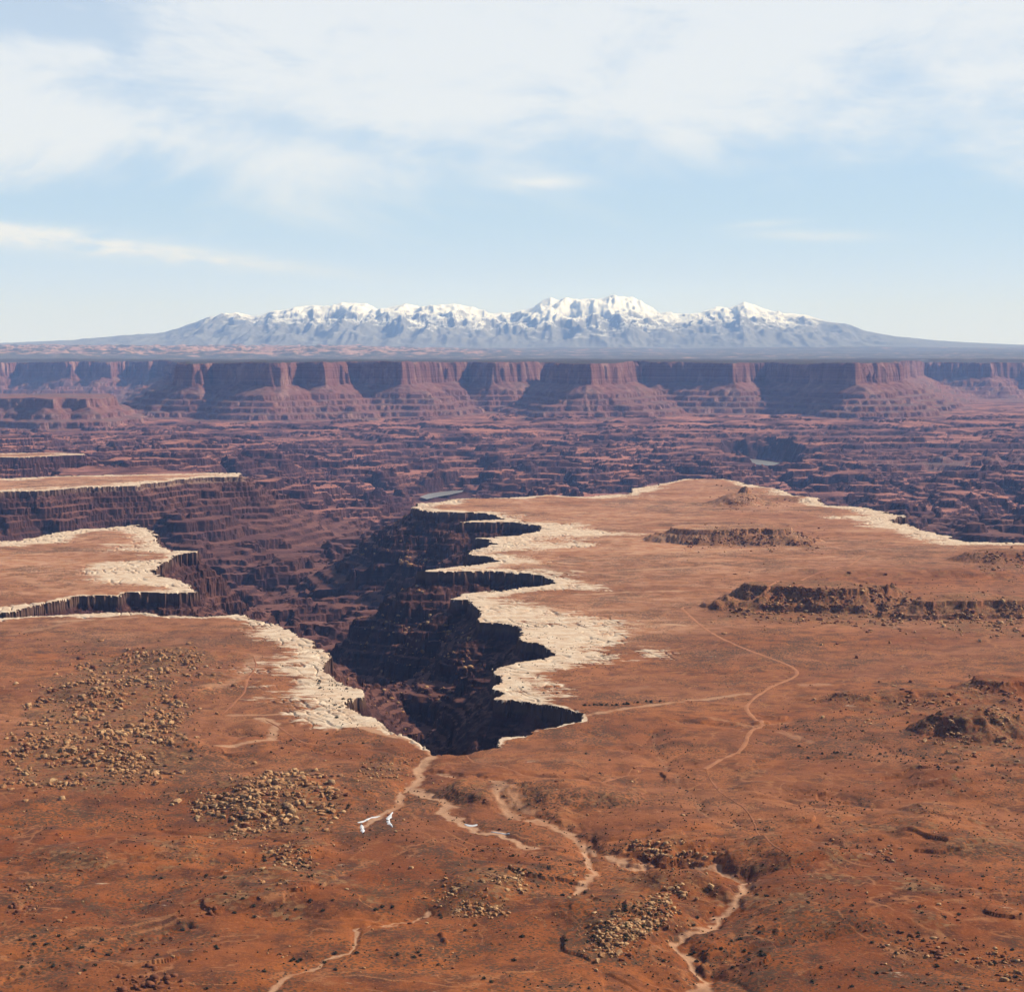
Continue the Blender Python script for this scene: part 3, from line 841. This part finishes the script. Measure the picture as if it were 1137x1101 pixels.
def strata_material(name, reds, ledges, pale_top, zscale=1.0, blotch=0.01, bstr=0.6, bdist=6.0):
    """layered rock: bands by height, bare ledges on the flats"""
    m, t, b = new_mat(name)
    p = posn(t)
    wig = noise_node(t, map_node(t, p, (1, 1, 0.3)), 0.004, 5, 0.6)
    sz = N(t, 'ShaderNodeSeparateXYZ')
    t.links.new(p, sz.inputs[0])
    zz = math_node(t, 'ADD', sz.outputs[2], math_node(t, 'MULTIPLY', wig, 26.0))
    cz = N(t, 'ShaderNodeCombineXYZ')
    t.links.new(math_node(t, 'MULTIPLY', zz, zscale), cz.inputs[2])
    band = noise_node(t, cz.outputs[0], 0.11, 5, 0.75)
    c1 = mix_node(t, smooth_node(t, band, 0.38, 0.62), reds[0], reds[1])
    bl = noise_node(t, p, blotch, 6, 0.65)
    c1 = mix_node(t, smooth_node(t, bl, 0.48, 0.68, 0, 0.8), c1, reds[2])
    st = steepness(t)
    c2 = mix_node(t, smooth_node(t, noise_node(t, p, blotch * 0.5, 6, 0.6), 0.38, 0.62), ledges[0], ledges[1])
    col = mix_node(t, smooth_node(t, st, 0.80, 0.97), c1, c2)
    if not pale_top and zscale < 1:
        cap = math_node(t, 'MULTIPLY', smooth_node(t, sz.outputs[2], 300.0, 318.0), smooth_node(t, st, 0.90, 0.97))
        col = mix_node(t, cap, col, (0.062, 0.052, 0.036))
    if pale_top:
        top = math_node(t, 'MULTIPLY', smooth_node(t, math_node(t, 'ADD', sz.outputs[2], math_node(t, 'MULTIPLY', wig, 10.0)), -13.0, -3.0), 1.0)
        col = mix_node(t, math_node(t, 'MULTIPLY', top, 0.85), col, mix_node(t, smooth_node(t, st, 0.55, 0.9), (0.115, 0.062, 0.040), (0.34, 0.22, 0.14)))  # steep rim wall coloured dark to deepen its shadow; flat top stays pale
    fine = noise_node(t, map_node(t, p, (1, 1, 0.35)), 0.14, 5, 0.7)
    col = mix_node(t, smooth_node(t, fine, 0.5, 0.8, 0, 0.45), col, reds[0])
    t.links.new(col, b.inputs['Base Color'])
    bump(t, b, fine, bstr, bdist)
    return m


M_GROUND = ground_material()
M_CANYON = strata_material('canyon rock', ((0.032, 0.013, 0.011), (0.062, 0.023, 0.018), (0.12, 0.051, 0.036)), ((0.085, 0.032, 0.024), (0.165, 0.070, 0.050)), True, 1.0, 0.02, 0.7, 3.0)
M_BADLAND = strata_material('red shale and ledges', ((0.030, 0.011, 0.011), (0.062, 0.021, 0.019), (0.10, 0.043, 0.034)), ((0.085, 0.030, 0.025), (0.37, 0.155, 0.105)), False, 1.0, 0.006, 0.7, 8.0)  # ledge colour raised for sunlit tops, wall colours darkened for shade
M_MESA = strata_material('banded mesa rock', ((0.13, 0.044, 0.032), (0.22, 0.100, 0.080), (0.33, 0.19, 0.15)), ((0.24, 0.10, 0.070), (0.17, 0.098, 0.080)), False, 0.55, 0.006, 0.8, 14.0)


def plain_material():
    m, t, b = new_mat('far plain')
    p = posn(t)
    flat = map_node(t, p, (1, 1, 0))
    n = noise_node(t, flat, 0.0030, 8, 0.66)
    col = mix_node(t, smooth_node(t, n, 0.42, 0.60), (0.070, 0.072, 0.060), (0.125, 0.11, 0.09))
    col = mix_node(t, smooth_node(t, math_node(t, 'ADD', attr(t, 'pale'), math_node(t, 'MULTIPLY', math_node(t, 'SUBTRACT', n, 0.5), 5.0)), 0.75, 1.25), col, (0.36, 0.22, 0.17))
    t.links.new(col, b.inputs['Base Color'])
    return m


def mountain_material():
    m, t, b = new_mat('snowy mountain rock')
    p = posn(t)
    sz = N(t, 'ShaderNodeSeparateXYZ')
    t.links.new(p, sz.inputs[0])
    n = noise_node(t, p, 0.0022, 8, 0.68)
    n2 = noise_node(t, map_node(t, p, (1, 1, 0.5)), 0.0006, 5, 0.6)
    h = math_node(t, 'ADD', attr(t, 'snow'), math_node(t, 'ADD', math_node(t, 'MULTIPLY', math_node(t, 'SUBTRACT', n, 0.5), 1300.0), math_node(t, 'MULTIPLY', math_node(t, 'SUBTRACT', n2, 0.5), 900.0)))
    h = math_node(t, 'ADD', h, smooth_node(t, steepness(t), 0.72, 0.95, -260.0, 120.0))
    snow = smooth_node(t, h, -170.0, 380.0, 0.0, 0.92)
    rock = mix_node(t, n, (0.12, 0.13, 0.135), (0.22, 0.215, 0.205))
    col = mix_node(t, snow, rock, (0.86, 0.88, 0.90))
    t.links.new(col, b.inputs['Base Color'])
    return m


M_PLAIN, M_MOUNT = plain_material(), mountain_material()

# ------------------------------------------------------------------ cut the sheet into the objects of the land
qd = np.maximum(np.maximum(depth[:-1, :-1], depth[1:, :-1]), np.maximum(depth[:-1, 1:], depth[1:, 1:]))
qy, qx = Y[:-1, :-1], X[:-1, :-1]
qh = hill[:-1, :-1]
is_bench = (qd <= 0.5)
near_attrs = (('white', white), ('sand', sand), ('rubble', rub), ('pale', pale))
hill_mask = is_bench & (qh > 0)
tag(grid_mesh('ground', is_bench & ~hill_mask & (qy < 5300 + 0 * qx) & ~((qx < -300) & (qy > 2960 + (-qx) * 0.0) & (qy > 3000)), near_attrs, 0.6, M_GROUND), 'red desert ground with scrub and a white rock rim above the canyon', kind='structure')
tag(grid_mesh('plateau', is_bench & ~hill_mask & (qx < -300) & (qy > 3000) & (qy < 5000), near_attrs, 0.6, M_GROUND), 'tan bench with a white rim jutting into the canyon from the side', kind='structure')
tag(grid_mesh('terrace', is_bench & ~hill_mask & ((qy >= 5000) & ((qx < -300) | (qy >= 5300))), near_attrs, 0.6, M_GROUND), 'pale narrow bench strips beyond the dark canyon', kind='structure')
HILLS = {1: 'small pointed dark butte on the far bench', 2: None, 3: 'low red knoll beside the pointed butte', 4: 'long dark flat topped butte with a rubble front below the pointed butte',
         5: 'long rubble covered mesa with a bare top beside the dirt road', 6: 'rubble ridge running on from the long rubble mesa', 8: 'rocky knob on the bench below the far rim', 10: 'tan rubble knoll with scrub on the red slope'}
for k, lab in HILLS.items():
    if not lab:
        continue
    sel = hill_mask & ((qh == k) | ((k == 1) & (qh == 2)))
    hill_mask = hill_mask & ~sel
    if sel.any():
        tag(grid_mesh('hill', sel, near_attrs, 0.6, M_GROUND), lab, kind='structure')
if hill_mask.any():
    tag(grid_mesh('hill', hill_mask, near_attrs, 0.6, M_GROUND), 'low rise of red soil on the bench', kind='structure')
not_bench = (qd > 0.5)
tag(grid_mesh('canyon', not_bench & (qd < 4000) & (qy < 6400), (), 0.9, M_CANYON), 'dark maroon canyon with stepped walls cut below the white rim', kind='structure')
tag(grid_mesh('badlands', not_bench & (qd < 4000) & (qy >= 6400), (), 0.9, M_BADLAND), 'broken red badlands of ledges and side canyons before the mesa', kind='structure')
mesa_cells = (qd >= 4000) & (qd < 5500)
backm = mesa_cells & (qy > 17400)
lowm = mesa_cells & (qy < 13000) & (qx < -2500)
tag(grid_mesh('mesa', mesa_cells & ~backm & ~lowm, (), 0.9, M_MESA), 'long flat topped mesa with banded purple cliffs below the mountains', kind='structure')
tag(grid_mesh('mesa', lowm, (), 0.9, M_MESA), 'low dark stepped mesa in front of the bluish mesa', kind='structure')
tag(grid_mesh('mesa', backm, (), 0.9, M_MESA), 'hazy bluish mesa standing farther back than the long one', kind='structure')
slick = (sstep(-X / Y, -0.10, 0.06) * sstep(Y, 25000, 29000) * sstep(Y, 43000, 39000)).astype(np.float32)
slick = np.maximum(slick, (0.42 + 0.5 * fbm(X, Y, 5000, 3, 451)).astype(np.float32))
slick = np.maximum(slick, 0.75 * (sstep(X / Y, 0.20, 0.26) * sstep(Y, 26000, 24000)).astype(np.float32))
tag(grid_mesh('far_plain', (qd >= 5500) & (qd < 6500), (('pale', slick),), 0.2, M_PLAIN), 'pale slickrock plain between the mesa and the mountains', kind='structure')
snowline = np.interp(CX + X / Y * F_PX, [150, 200, 290, 340, 545, 570, 600, 735, 775, 830, 900, 960, 1000], [1900, 1560, 1420, 1280, 1260, 1300, 1120, 1180, 1300, 1260, 1360, 1700, 2000])
tag(grid_mesh('mountains', qd >= 6500, (('snow', (Z - snowline).astype(np.float32)),), 0.0, M_MOUNT), 'snow capped mountain range on the horizon', kind='structure')

# ------------------------------------------------------------------ haze
bm_co = [(x, y, z) for x in (-62000, 62000) for y in (-3000, 78000) for z in (-460, 2600)]
me = bpy.data.meshes.new('haze')
me.from_pydata(bm_co, [], [(0, 1, 3, 2), (4, 6, 7, 5), (0, 4, 5, 1), (2, 3, 7, 6), (0, 2, 6, 4), (1, 5, 7, 3)])
m = bpy.data.materials.new('haze')
m.use_nodes = True
t = m.node_tree
t.nodes.clear()
o_ = N(t, 'ShaderNodeOutputMaterial')
pv = N(t, 'ShaderNodeVolumePrincipled', ins={'Color': (0.26, 0.46, 1.0, 1.0), 'Density': 2.25e-5, 'Anisotropy': 0.0, 'Absorption Color': (1, 1, 1, 1)})
t.links.new(pv.outputs[0], o_.inputs['Volume'])
tag(link('haze', me, m), 'thin blue desert haze', kind='stuff')

# ------------------------------------------------------------------ dirt roads, laid on the ground
def on_ground(px, py):
    """the points of the land seen at photo pixels (arrays)"""
    px, py = np.asarray(px, float), np.asarray(py, float)
    z = np.full(px.shape, 56.0)
    open_ = np.ones(px.shape, bool)
    for _ in range(110):
        if not open_.any():
            break
        q = unproject(px[open_], py[open_], z[open_])
        g = sheet_height(q[0], q[1]) >= z[open_]
        k = np.nonzero(open_)[0]
        open_[k[g]] = False
        z[k[~g]] -= 0.9
    p = unproject(px, py, z)
    return p[0], p[1], sheet_height(p[0], p[1])


def smooth_line(pts, step):
    pts = np.asarray(pts, float)
    p = np.vstack([2 * pts[0] - pts[1], pts, 2 * pts[-1] - pts[-2]])
    out = []
    for i in range(1, len(p) - 2):
        n = max(2, int(np.linalg.norm(p[i + 1] - p[i]) / step))
        for k in range(n):
            u = k / n
            out.append(0.5 * ((2 * p[i]) + (-p[i - 1] + p[i + 1]) * u + (2 * p[i - 1] - 5 * p[i] + 4 * p[i + 1] - p[i + 2]) * u * u + (-p[i - 1] + 3 * p[i] - 3 * p[i + 1] + p[i + 2]) * u ** 3))
    out.append(p[-2])
    return np.array(out)


def ribbon(name, pixels, half, mat, label, lift=0.3, cat=None, kind='structure'):
    x, y, _z = on_ground([a for a, b in pixels], [b for a, b in pixels])
    c = smooth_line(np.stack([x, y], 1), 4.0 if kind == 'structure' else 1.2)
    tg = np.gradient(c, axis=0)
    tg /= np.linalg.norm(tg, axis=1)[:, None] + 1e-9
    nr = np.stack([-tg[:, 1], tg[:, 0]], 1)
    wv = half * (1 + 0.35 * perlin(c[:, 0] / 23, c[:, 1] / 23, 501) + (0.7 * perlin(c[:, 0] / 5, c[:, 1] / 5, 507) if kind == 'thing' else 0))
    if kind == 'thing':
        wv = wv * np.minimum(1, 0.25 + 4 * np.minimum(np.linspace(0, 1, len(c)), np.linspace(1, 0, len(c))))
    if name == 'dirt_track':
        wv = wv * np.minimum(1, 0.15 + 5 * np.minimum(np.linspace(0, 1, len(c)), np.linspace(1, 0, len(c)))) * np.clip(0.9 + 0.8 * perlin(c[:, 0] / 60, c[:, 1] / 60, 509), 0.3, 1.2)
    K = 5
    vs = []
    for k in range(K):
        f = k / (K - 1) * 2 - 1
        q = c + nr * (wv * f * (1 + 0.12 * perlin(c[:, 0] / 6 + k, c[:, 1] / 6, 503)))[:, None]
        zz = sheet_height(q[:, 0], q[:, 1]) + lift - (0.5 if k in (0, K - 1) else 0.0)
        vs.append(np.column_stack([q, zz]))
    vs = np.stack(vs, 1)
    n = len(c)
    faces = [(i * K + k, i * K + k + 1, (i + 1) * K + k + 1, (i + 1) * K + k) for i in range(n - 1) for k in range(K - 1)]
    me = bpy.data.meshes.new(name)
    me.from_pydata(vs.reshape(-1, 3).tolist(), [], faces)
    me.polygons.foreach_set('use_smooth', np.ones(len(faces), bool))
    return tag(link(name, me, mat), label, cat, None, kind)


def simple_mat(name, c1, c2, scale, rough=0.9, spec=0.1, bs=0.3, bd=0.3):
    m, t, b = new_mat(name)
    p = posn(t)
    n = noise_node(t, p, scale, 5, 0.65)
    t.links.new(mix_node(t, smooth_node(t, n, 0.35, 0.65), c1, c2), b.inputs['Base Color'])
    b.inputs['Roughness'].default_value = rough
    b.inputs['Specular IOR Level'].default_value = spec
    bump(t, b, n, bs, bd)
    return m


M_ROAD = simple_mat('packed dirt', (0.30, 0.120, 0.052), (0.38, 0.165, 0.08), 0.08)
ribbon('dirt_road', [(959.4, 616.8), (930.6, 629.5), (892, 643), (854, 653), (800, 666), (759.6, 673.7), (765, 683), (781, 697), (804, 710), (831, 722), (861, 733), (879, 741), (885, 747),
                     (879, 753), (857.6, 762), (834.5, 777.5), (829, 787), (838, 798.6), (846, 804.4), (832.6, 814), (826, 827.5), (813, 838), (783, 854)], 3.0, M_ROAD, 'winding orange dirt road across the red bench')
M_TRACK = simple_mat('faint track dirt', (0.24, 0.088, 0.038), (0.31, 0.125, 0.058), 0.06)
ribbon('dirt_track', [(783, 854), (732, 857.6), (690, 863), (640, 865), (597, 862.6), (567, 855), (520, 842), (488, 838)], 2.0, M_TRACK, 'faint dirt track running to the head of the canyon')
ribbon('dirt_track', [(281, 728), (284, 740), (274, 754.6), (271, 768.7), (257, 783), (246, 794)], 2.6, M_TRACK, 'short curved dirt track behind the white rim rock')
ribbon('dirt_track', [(295, 800), (309, 807), (324, 818), (345, 826), (400, 830)], 2.0, M_TRACK, 'thin dirt track below the pale sand streaks')
ribbon('dirt_track', [(783, 854), (800, 880), (832, 905), (850, 930), (875, 955)], 1.4, M_TRACK, 'faint straight track leading down from the end of the dirt road')

M_SNOW = simple_mat('old snow', (0.52, 0.52, 0.52), (0.66, 0.66, 0.66), 0.4)
for k, (pts, hw, lab) in enumerate((([(397, 914), (404, 912), (412, 909), (422, 906)], 1.3, 'narrow white snow patch curving along the wash bank beside a shrub'), ([(401, 914), (402, 919), (403, 925)], 1.3, 'short white snow streak hanging below the curved snow patch'),
                                  ([(436, 902), (432, 908), (431, 912), (436, 919)], 1.5, 'small bent white snow patch in the sandy wash'), ([(516, 915.5), (523, 917), (530, 916.5)], 2.0, 'stubby white snow patch at the end of the sandy wash'),
                                  ([(545, 924.6), (555, 925), (566, 925.6)], 0.7, 'thin straight white snow streak under the dark bank'))):
    ribbon('snow_patch', pts, hw, M_SNOW, lab, 0.45, 'snow patch', 'thing')

# ------------------------------------------------------------------ shrubs and boulders
rng = np.random.default_rng(7)
random.seed(7)
import bmesh


def rock_proto(seed, flat):
    r = np.random.default_rng(seed)
    bm = bmesh.new()
    for _ in range(15):
        v = r.normal(size=3)
        v /= np.abs(v).max() ** 0.75 * np.linalg.norm(v) ** 0.25
        bm.verts.new((v[0] * r.uniform(.8, 1.1), v[1] * r.uniform(.6, .85), v[2] * flat))
    h = bmesh.ops.convex_hull(bm, input=bm.verts)
    bmesh.ops.delete(bm, geom=list({g for g in h['geom_interior'] + h['geom_unused'] if isinstance(g, bmesh.types.BMVert)}), context='VERTS')
    bmesh.ops.triangulate(bm, faces=bm.faces)
    me = bpy.data.meshes.new('boulder')
    bm.to_mesh(me)
    bm.free()
    return me


def shrub_proto(seed, lumps, leaves):
    r = np.random.default_rng(seed)
    bm = bmesh.new()
    for k in range(lumps):
        c = np.array([r.uniform(-.6, .6), r.uniform(-.6, .6), r.uniform(0.25, 0.65)])
        rad = r.uniform(.35, .6)
        g = bmesh.ops.create_icosphere(bm, subdivisions=1, radius=rad)
        for v in g['verts']:
            v.co = Vector((v.co.x, v.co.y, v.co.z * 0.8)) * r.uniform(.7, 1.2) + Vector(c)
    for k in range(leaves):
        a, e, q = r.uniform(0, 6.28), r.uniform(-.1, 1.4), r.uniform(.8, 1.15)
        c = Vector((math.cos(a) * math.cos(e) * q, math.sin(a) * math.cos(e) * q, math.sin(e) * q * .9 + .15))
        d1, d2 = Vector(r.normal(size=3)) * .16, Vector(r.normal(size=3)) * .16
        vs = [bm.verts.new(c + d1), bm.verts.new(c + d2), bm.verts.new(c - d1)]
        bm.faces.new(vs)
    me = bpy.data.meshes.new('shrub')
    bm.to_mesh(me)
    bm.free()
    return me


M_ROCKS = [simple_mat('tan sandstone', (0.42, 0.225, 0.10), (0.22, 0.095, 0.040), 0.5, 0.95, 0.1, 0.6, 0.4), simple_mat('buff sandstone', (0.50, 0.32, 0.16), (0.33, 0.17, 0.075), 0.5, 0.95, 0.1, 0.6, 0.4), simple_mat('red sandstone', (0.20, 0.072, 0.033), (0.14, 0.052, 0.025), 0.5, 0.95, 0.1, 0.6, 0.4)]
M_SHRUB = simple_mat('dark scrub leaves', (0.024, 0.028, 0.014), (0.048, 0.046, 0.024), 0.7, 0.9, 0.1, 0.3, 0.3)
ROCKS = [[rock_proto(10 * j + i, f) for i, f in enumerate((.75, .6, .85, .5))] for j in range(3)]
for j in range(3):
    for me in ROCKS[j]:
        me.materials.append(M_ROCKS[j])
SHRUBS = [shrub_proto(40 + i, 6, 60) for i in range(6)]
LITTLE = [shrub_proto(60 + i, 2, 0) for i in range(6)]
for me in SHRUBS:
    me.materials.append(M_SHRUB)

def pixel_samples(poly, n, r):
    poly = np.asarray(poly, float)
    lo, hi = poly.min(0), poly.max(0)
    out = np.zeros((0, 2))
    while len(out) < n:
        p = r.uniform(lo, hi, (n * 3, 2))
        # even on the ground rather than in the picture
        p = p[r.uniform(0, 1, len(p)) < ((lo[1] - 380) / (p[:, 1] - 380)) ** 3]
        out = np.vstack([out, p[inside(p[:, 0], p[:, 1], poly)]])
    return out[:n]


def merged(name, protos, pos, scl, rot, pick, mats, label):
    """one mesh of many small copies, for what is past counting"""
    vs, fs, mi, off = [], [], [], 0
    for k, (me, mat_i) in enumerate(protos):
        sel = np.nonzero(pick == k)[0]
        if not len(sel):
            continue
        co = np.zeros(len(me.vertices) * 3); me.vertices.foreach_get('co', co); co = co.reshape(-1, 3)
        tri = np.array([tuple(p.vertices)[:3] for p in me.polygons])
        c, sn = np.cos(rot[sel]), np.sin(rot[sel])
        q = co[None] * scl[sel][:, None, :]
        w_ = np.stack([q[..., 0] * c[:, None] - q[..., 1] * sn[:, None], q[..., 0] * sn[:, None] + q[..., 1] * c[:, None], q[..., 2]], -1) + pos[sel][:, None, :]
        f = tri[None] + (np.arange(len(sel)) * len(co))[:, None, None] + off
        vs.append(w_.reshape(-1, 3)); fs.append(f.reshape(-1, 3)); mi.append(np.full(len(sel) * len(tri), mat_i))
        off += len(sel) * len(co)
    v, f, mi = np.vstack(vs).astype(np.float32), np.vstack(fs).astype(np.int32), np.concatenate(mi).astype(np.int32)
    me = bpy.data.meshes.new(name)
    me.vertices.add(len(v)); me.vertices.foreach_set('co', v.ravel())
    me.loops.add(len(f) * 3); me.loops.foreach_set('vertex_index', f.ravel())
    me.polygons.add(len(f)); me.polygons.foreach_set('loop_start', np.arange(0, len(f) * 3, 3, dtype=np.int32))
    for m_ in mats:
        me.materials.append(m_)
    me.polygons.foreach_set('material_index', mi)
    me.update(calc_edges=True)
    return tag(link(name, me), label, None, None, 'stuff')


rp, rs, rr, rk = [], [], [], []
for poly, n, size, kinds, lab, grp, n_own in FIELDS:
    p = pixel_samples(poly, int(n * 4.0), rng)
    p = p + rng.normal(size=p.shape) * rng.choice([2.0, 9.0, 24.0], (len(p), 1), p=[.5, .35, .15]) * [1.4, 0.7]
    p = p[(p[:, 1] > 530) & (p[:, 1] < 1110)]
    x, y, z = on_ground(p[:, 0], p[:, 1])
    # thin out into clusters
    keep = rng.uniform(0, 1, len(x)) < sstep(fbm(x, y, 48, 4, 601, 0.6), -0.22, 0.30)
    ok = keep & (bench_distance(x, y) < 0)
    x, y, z = x[ok], y[ok], z[ok]
    m_ = len(x)
    s0 = size * (0.12 + 1.05 * rng.uniform(0, 1, m_) ** 5.5) * 0.88
    sc = np.stack([s0 * rng.uniform(.8, 1.4, m_), s0 * rng.uniform(.8, 1.2, m_), s0 * rng.uniform(.7, 1.1, m_)], 1)
    ro = rng.uniform(0, 6.28, m_)
    kd = rng.choice(3, m_, p=np.array(kinds) / sum(kinds))
    order = np.argsort(-s0 / y)
    for i in order[:n_own]:
        o = bpy.data.objects.new('boulder', ROCKS[kd[i]][rng.integers(4)])
        COL.objects.link(o)
        o.location = (x[i], y[i], z[i] + 0.18 * sc[i, 2])
        o.scale = sc[i]
        o.rotation_euler = (rng.uniform(-.25, .25), rng.uniform(-.25, .25), ro[i])
        tag(o, lab, 'boulder', grp)
    j = order[n_own:]
    rp.append(np.stack([x, y, z + 0.15 * sc[:, 2]], 1)[j]); rs.append(sc[j]); rr.append(ro[j]); rk.append((kd * 4 + rng.integers(0, 4, m_))[j])
merged('rubble', [(ROCKS[j][i], j) for j in range(3) for i in range(4)], np.vstack(rp), np.vstack(rs), np.concatenate(rr), np.concatenate(rk), M_ROCKS, 'small stones strewn over the rubble mounds and slopes')

# fallen blocks on the talus inside the canyon
tp = pixel_samples([(395, 785), (330, 690), (300, 640), (450, 600), (480, 640), (470, 665), (520, 690), (545, 740), (500, 800), (470, 825)], 1500, rng)
z = np.full(len(tp), -70.0)
for _ in range(14):
    p = unproject(tp[:, 0], tp[:, 1], z)
    z = 0.6 * z + 0.4 * np.clip(sheet_height(p[0], p[1]), -300, 0)
p = unproject(tp[:, 0], tp[:, 1], z)
z = sheet_height(p[0], p[1])
ok = (bench_distance(p[0], p[1]) > 8) & (bench_distance(p[0], p[1]) < 130)
x, y, z = p[0][ok], p[1][ok], z[ok]
n = len(x)
s0 = (0.8 + 4.2 * rng.power(0.3, n)) * np.clip(y / 2600, 0.6, 1.6)
sc = np.stack([s0, s0 * rng.uniform(.7, 1.1, n), s0 * rng.uniform(.7, 1.1, n)], 1)
merged('talus_rubble', [(ROCKS[j][i], j) for j in range(3) for i in range(4)], np.stack([x, y, z + 0.2 * s0], 1), sc, rng.uniform(0, 6.28, n), rng.choice(3, n, p=[.35, .25, .4]) * 4 + rng.integers(0, 4, n), M_ROCKS, 'fallen blocks on the talus inside the canyon')

# shrubs: pixel outline or line, how many, size (m), label
BUSHES = [
    ([(3, 860), (480, 860), (640, 1098), (3, 1098)], 900, 1.7, 'dark green shrub standing alone on the open red slope', 'shrubs of the open red slope', 60),
    ([(560, 900), (1137, 860), (1137, 1098), (640, 1098)], 1400, 1.6, 'dark shrub on the scrubby slope around the bending wash', 'shrubs of the scrubby slope', 70),
    ([(20, 800), (90, 740), (230, 725), (215, 800), (215, 848), (120, 880), (10, 872)], 420, 1.9, 'dark green shrub among tan boulders by the side canyon', 'shrubs among the tan boulders', 34),
    ([(205, 900), (310, 850), (400, 898), (345, 930), (350, 985), (290, 985)], 230, 1.7, 'dark green shrub among buff blocks near the snow patches', 'shrubs among the buff blocks', 30),
    ([(640, 1058), (690, 1000), (765, 990), (735, 1040)], 150, 1.6, 'dark green shrub in the pale scree above the bending wash', 'shrubs of the pale scree', 24),
    ([(500, 940), (640, 930), (640, 985), (520, 970)], 110, 1.7, 'dark shrub along the bank past the snowy wash', 'shrubs of the snowy wash bank', 14),
    ([(860, 800), (1137, 770), (1137, 860), (900, 850)], 300, 1.9, 'dark shrub around the rubble knoll across from the dirt road', 'shrubs around the far knoll', 20),
    ([(640, 740), (960, 700), (1137, 740), (1137, 800), (640, 870)], 260, 1.5, 'dark shrub on the flat bench beside the dirt road', 'shrubs beside the dirt road', 6),
    ([(210, 700), (300, 690), (440, 830), (215, 845)], 170, 1.7, 'dark shrub on the red flat behind the white rim', 'shrubs behind the white rim', 8),
    ([(800, 650), (1137, 640), (1137, 700), (820, 690)], 260, 2.2, 'dark shrub on the long rubble mesa', 'shrubs of the long rubble mesa', 0),
    ([(345, 715), (375, 745), (390, 760), (400, 812), (380, 810), (350, 760)], 120, 2.0, 'dark shrub rooted in the joints of the white rim rock', 'shrubs on the white rim rock', 8),
    ([(560, 690), (690, 690), (680, 770), (560, 775)], 280, 1.7, 'dark shrub on the bare white rock above the alcoves', 'shrubs on the white rock', 6),
]
LINES = [
    ([(648, 783), (690, 782), (735, 778)], 36, 2.3, 3, 'dark shrub in the row along the pale sand line', 'shrubs in the row along the sand line', 20),
    ([(725, 812), (738, 840), (760, 872), (785, 900), (830, 915), (900, 932), (965, 950), (1010, 975), (1052, 990), (1140, 1004)], 190, 1.7, 9, None, None, 0),
    ([(860, 806), (960, 822), (1040, 850), (1140, 858)], 90, 1.9, 9, None, None, 0), ([(220, 812), (300, 818), (380, 840), (455, 842)], 60, 1.6, 8, None, None, 0),
    ([(110, 1030), (200, 985), (290, 955), (350, 950), (420, 925)], 90, 1.5, 9, None, None, 0), ([(545, 868), (610, 900), (660, 930), (720, 945)], 60, 1.6, 9, None, None, 0),
    ([(600, 1098), (700, 1085), (760, 1065), (800, 1060), (820, 1080)], 70, 1.7, 9, None, None, 0), ([(20, 705), (110, 728), (170, 722)], 60, 1.9, 8, None, None, 0),
]
sp, ss = [], []


def plant(x, y, z, size, lab, grp, n_own):
    n = len(x)
    s0 = size * (0.45 + 0.55 * rng.power(0.7, n)) * 0.9
    order = np.argsort(-s0 / y)
    for i in order[:n_own]:
        o = bpy.data.objects.new('shrub', SHRUBS[rng.integers(6)])
        COL.objects.link(o)
        o.location = (x[i], y[i], z[i] - 0.05)
        o.scale = (s0[i] * rng.uniform(.85, 1.2), s0[i] * rng.uniform(.85, 1.2), s0[i] * rng.uniform(.8, 1.1))
        o.rotation_euler = (0, 0, rng.uniform(0, 6.28))
        tag(o, lab, 'shrub', grp)
    j = order[n_own:]
    sp.append(np.stack([x, y, z - 0.1], 1)[j]); ss.append(s0[j])


for poly, n, size, lab, grp, n_own in BUSHES:
    p = pixel_samples(poly, n * 2, rng)
    x, y, z = on_ground(p[:, 0], p[:, 1])
    keep = (rng.uniform(0, 1, len(x)) < sstep(fbm(x, y, 60, 3, 611), -0.4, 0.4)) & (bench_distance(x, y) < -1)
    x, y, z = x[keep][:n], y[keep][:n], z[keep][:n]
    plant(x, y, z, size, lab, grp, n_own)
for line, n, size, spread, lab, grp, n_own in LINES:
    lx, ly, _z = on_ground([a for a, b in line], [b for a, b in line])
    c = smooth_line(np.stack([lx, ly], 1), 2.0)
    q = c[rng.integers(0, len(c), n)] + rng.normal(size=(n, 2)) * spread
    plant(q[:, 0], q[:, 1], sheet_height(q[:, 0], q[:, 1]), size, lab, grp, n_own)
pos = np.vstack(sp); s0 = np.concatenate(ss); n = len(pos)
merged('scrub', [(m_, 0) for m_ in LITTLE], pos, np.stack([s0 * rng.uniform(.8, 1.3, n), s0, s0], 1), rng.uniform(0, 6.28, n), rng.integers(0, 6, n), [M_SHRUB], 'small dark desert scrub dotted over the slopes')
print('shrubs', n, 'rubble', len(np.vstack(rp)))

# ------------------------------------------------------------------ glimpses of the river
M_WATER, t, b = new_mat('silty river water')
b.inputs['Base Color'].default_value = (0.15, 0.135, 0.11, 1)
b.inputs['Roughness'].default_value = 0.35
b.inputs['Specular IOR Level'].default_value = 0.25
for pts, zw, lab in RIVERS:
    p = U(pts, zw)
    me = bpy.data.meshes.new('river')
    c = p.mean(0)
    me.from_pydata([(a, b_, zw) for a, b_ in p], [], [tuple(range(len(p)))])
    tag(link('river', me, M_WATER), lab, kind='structure')
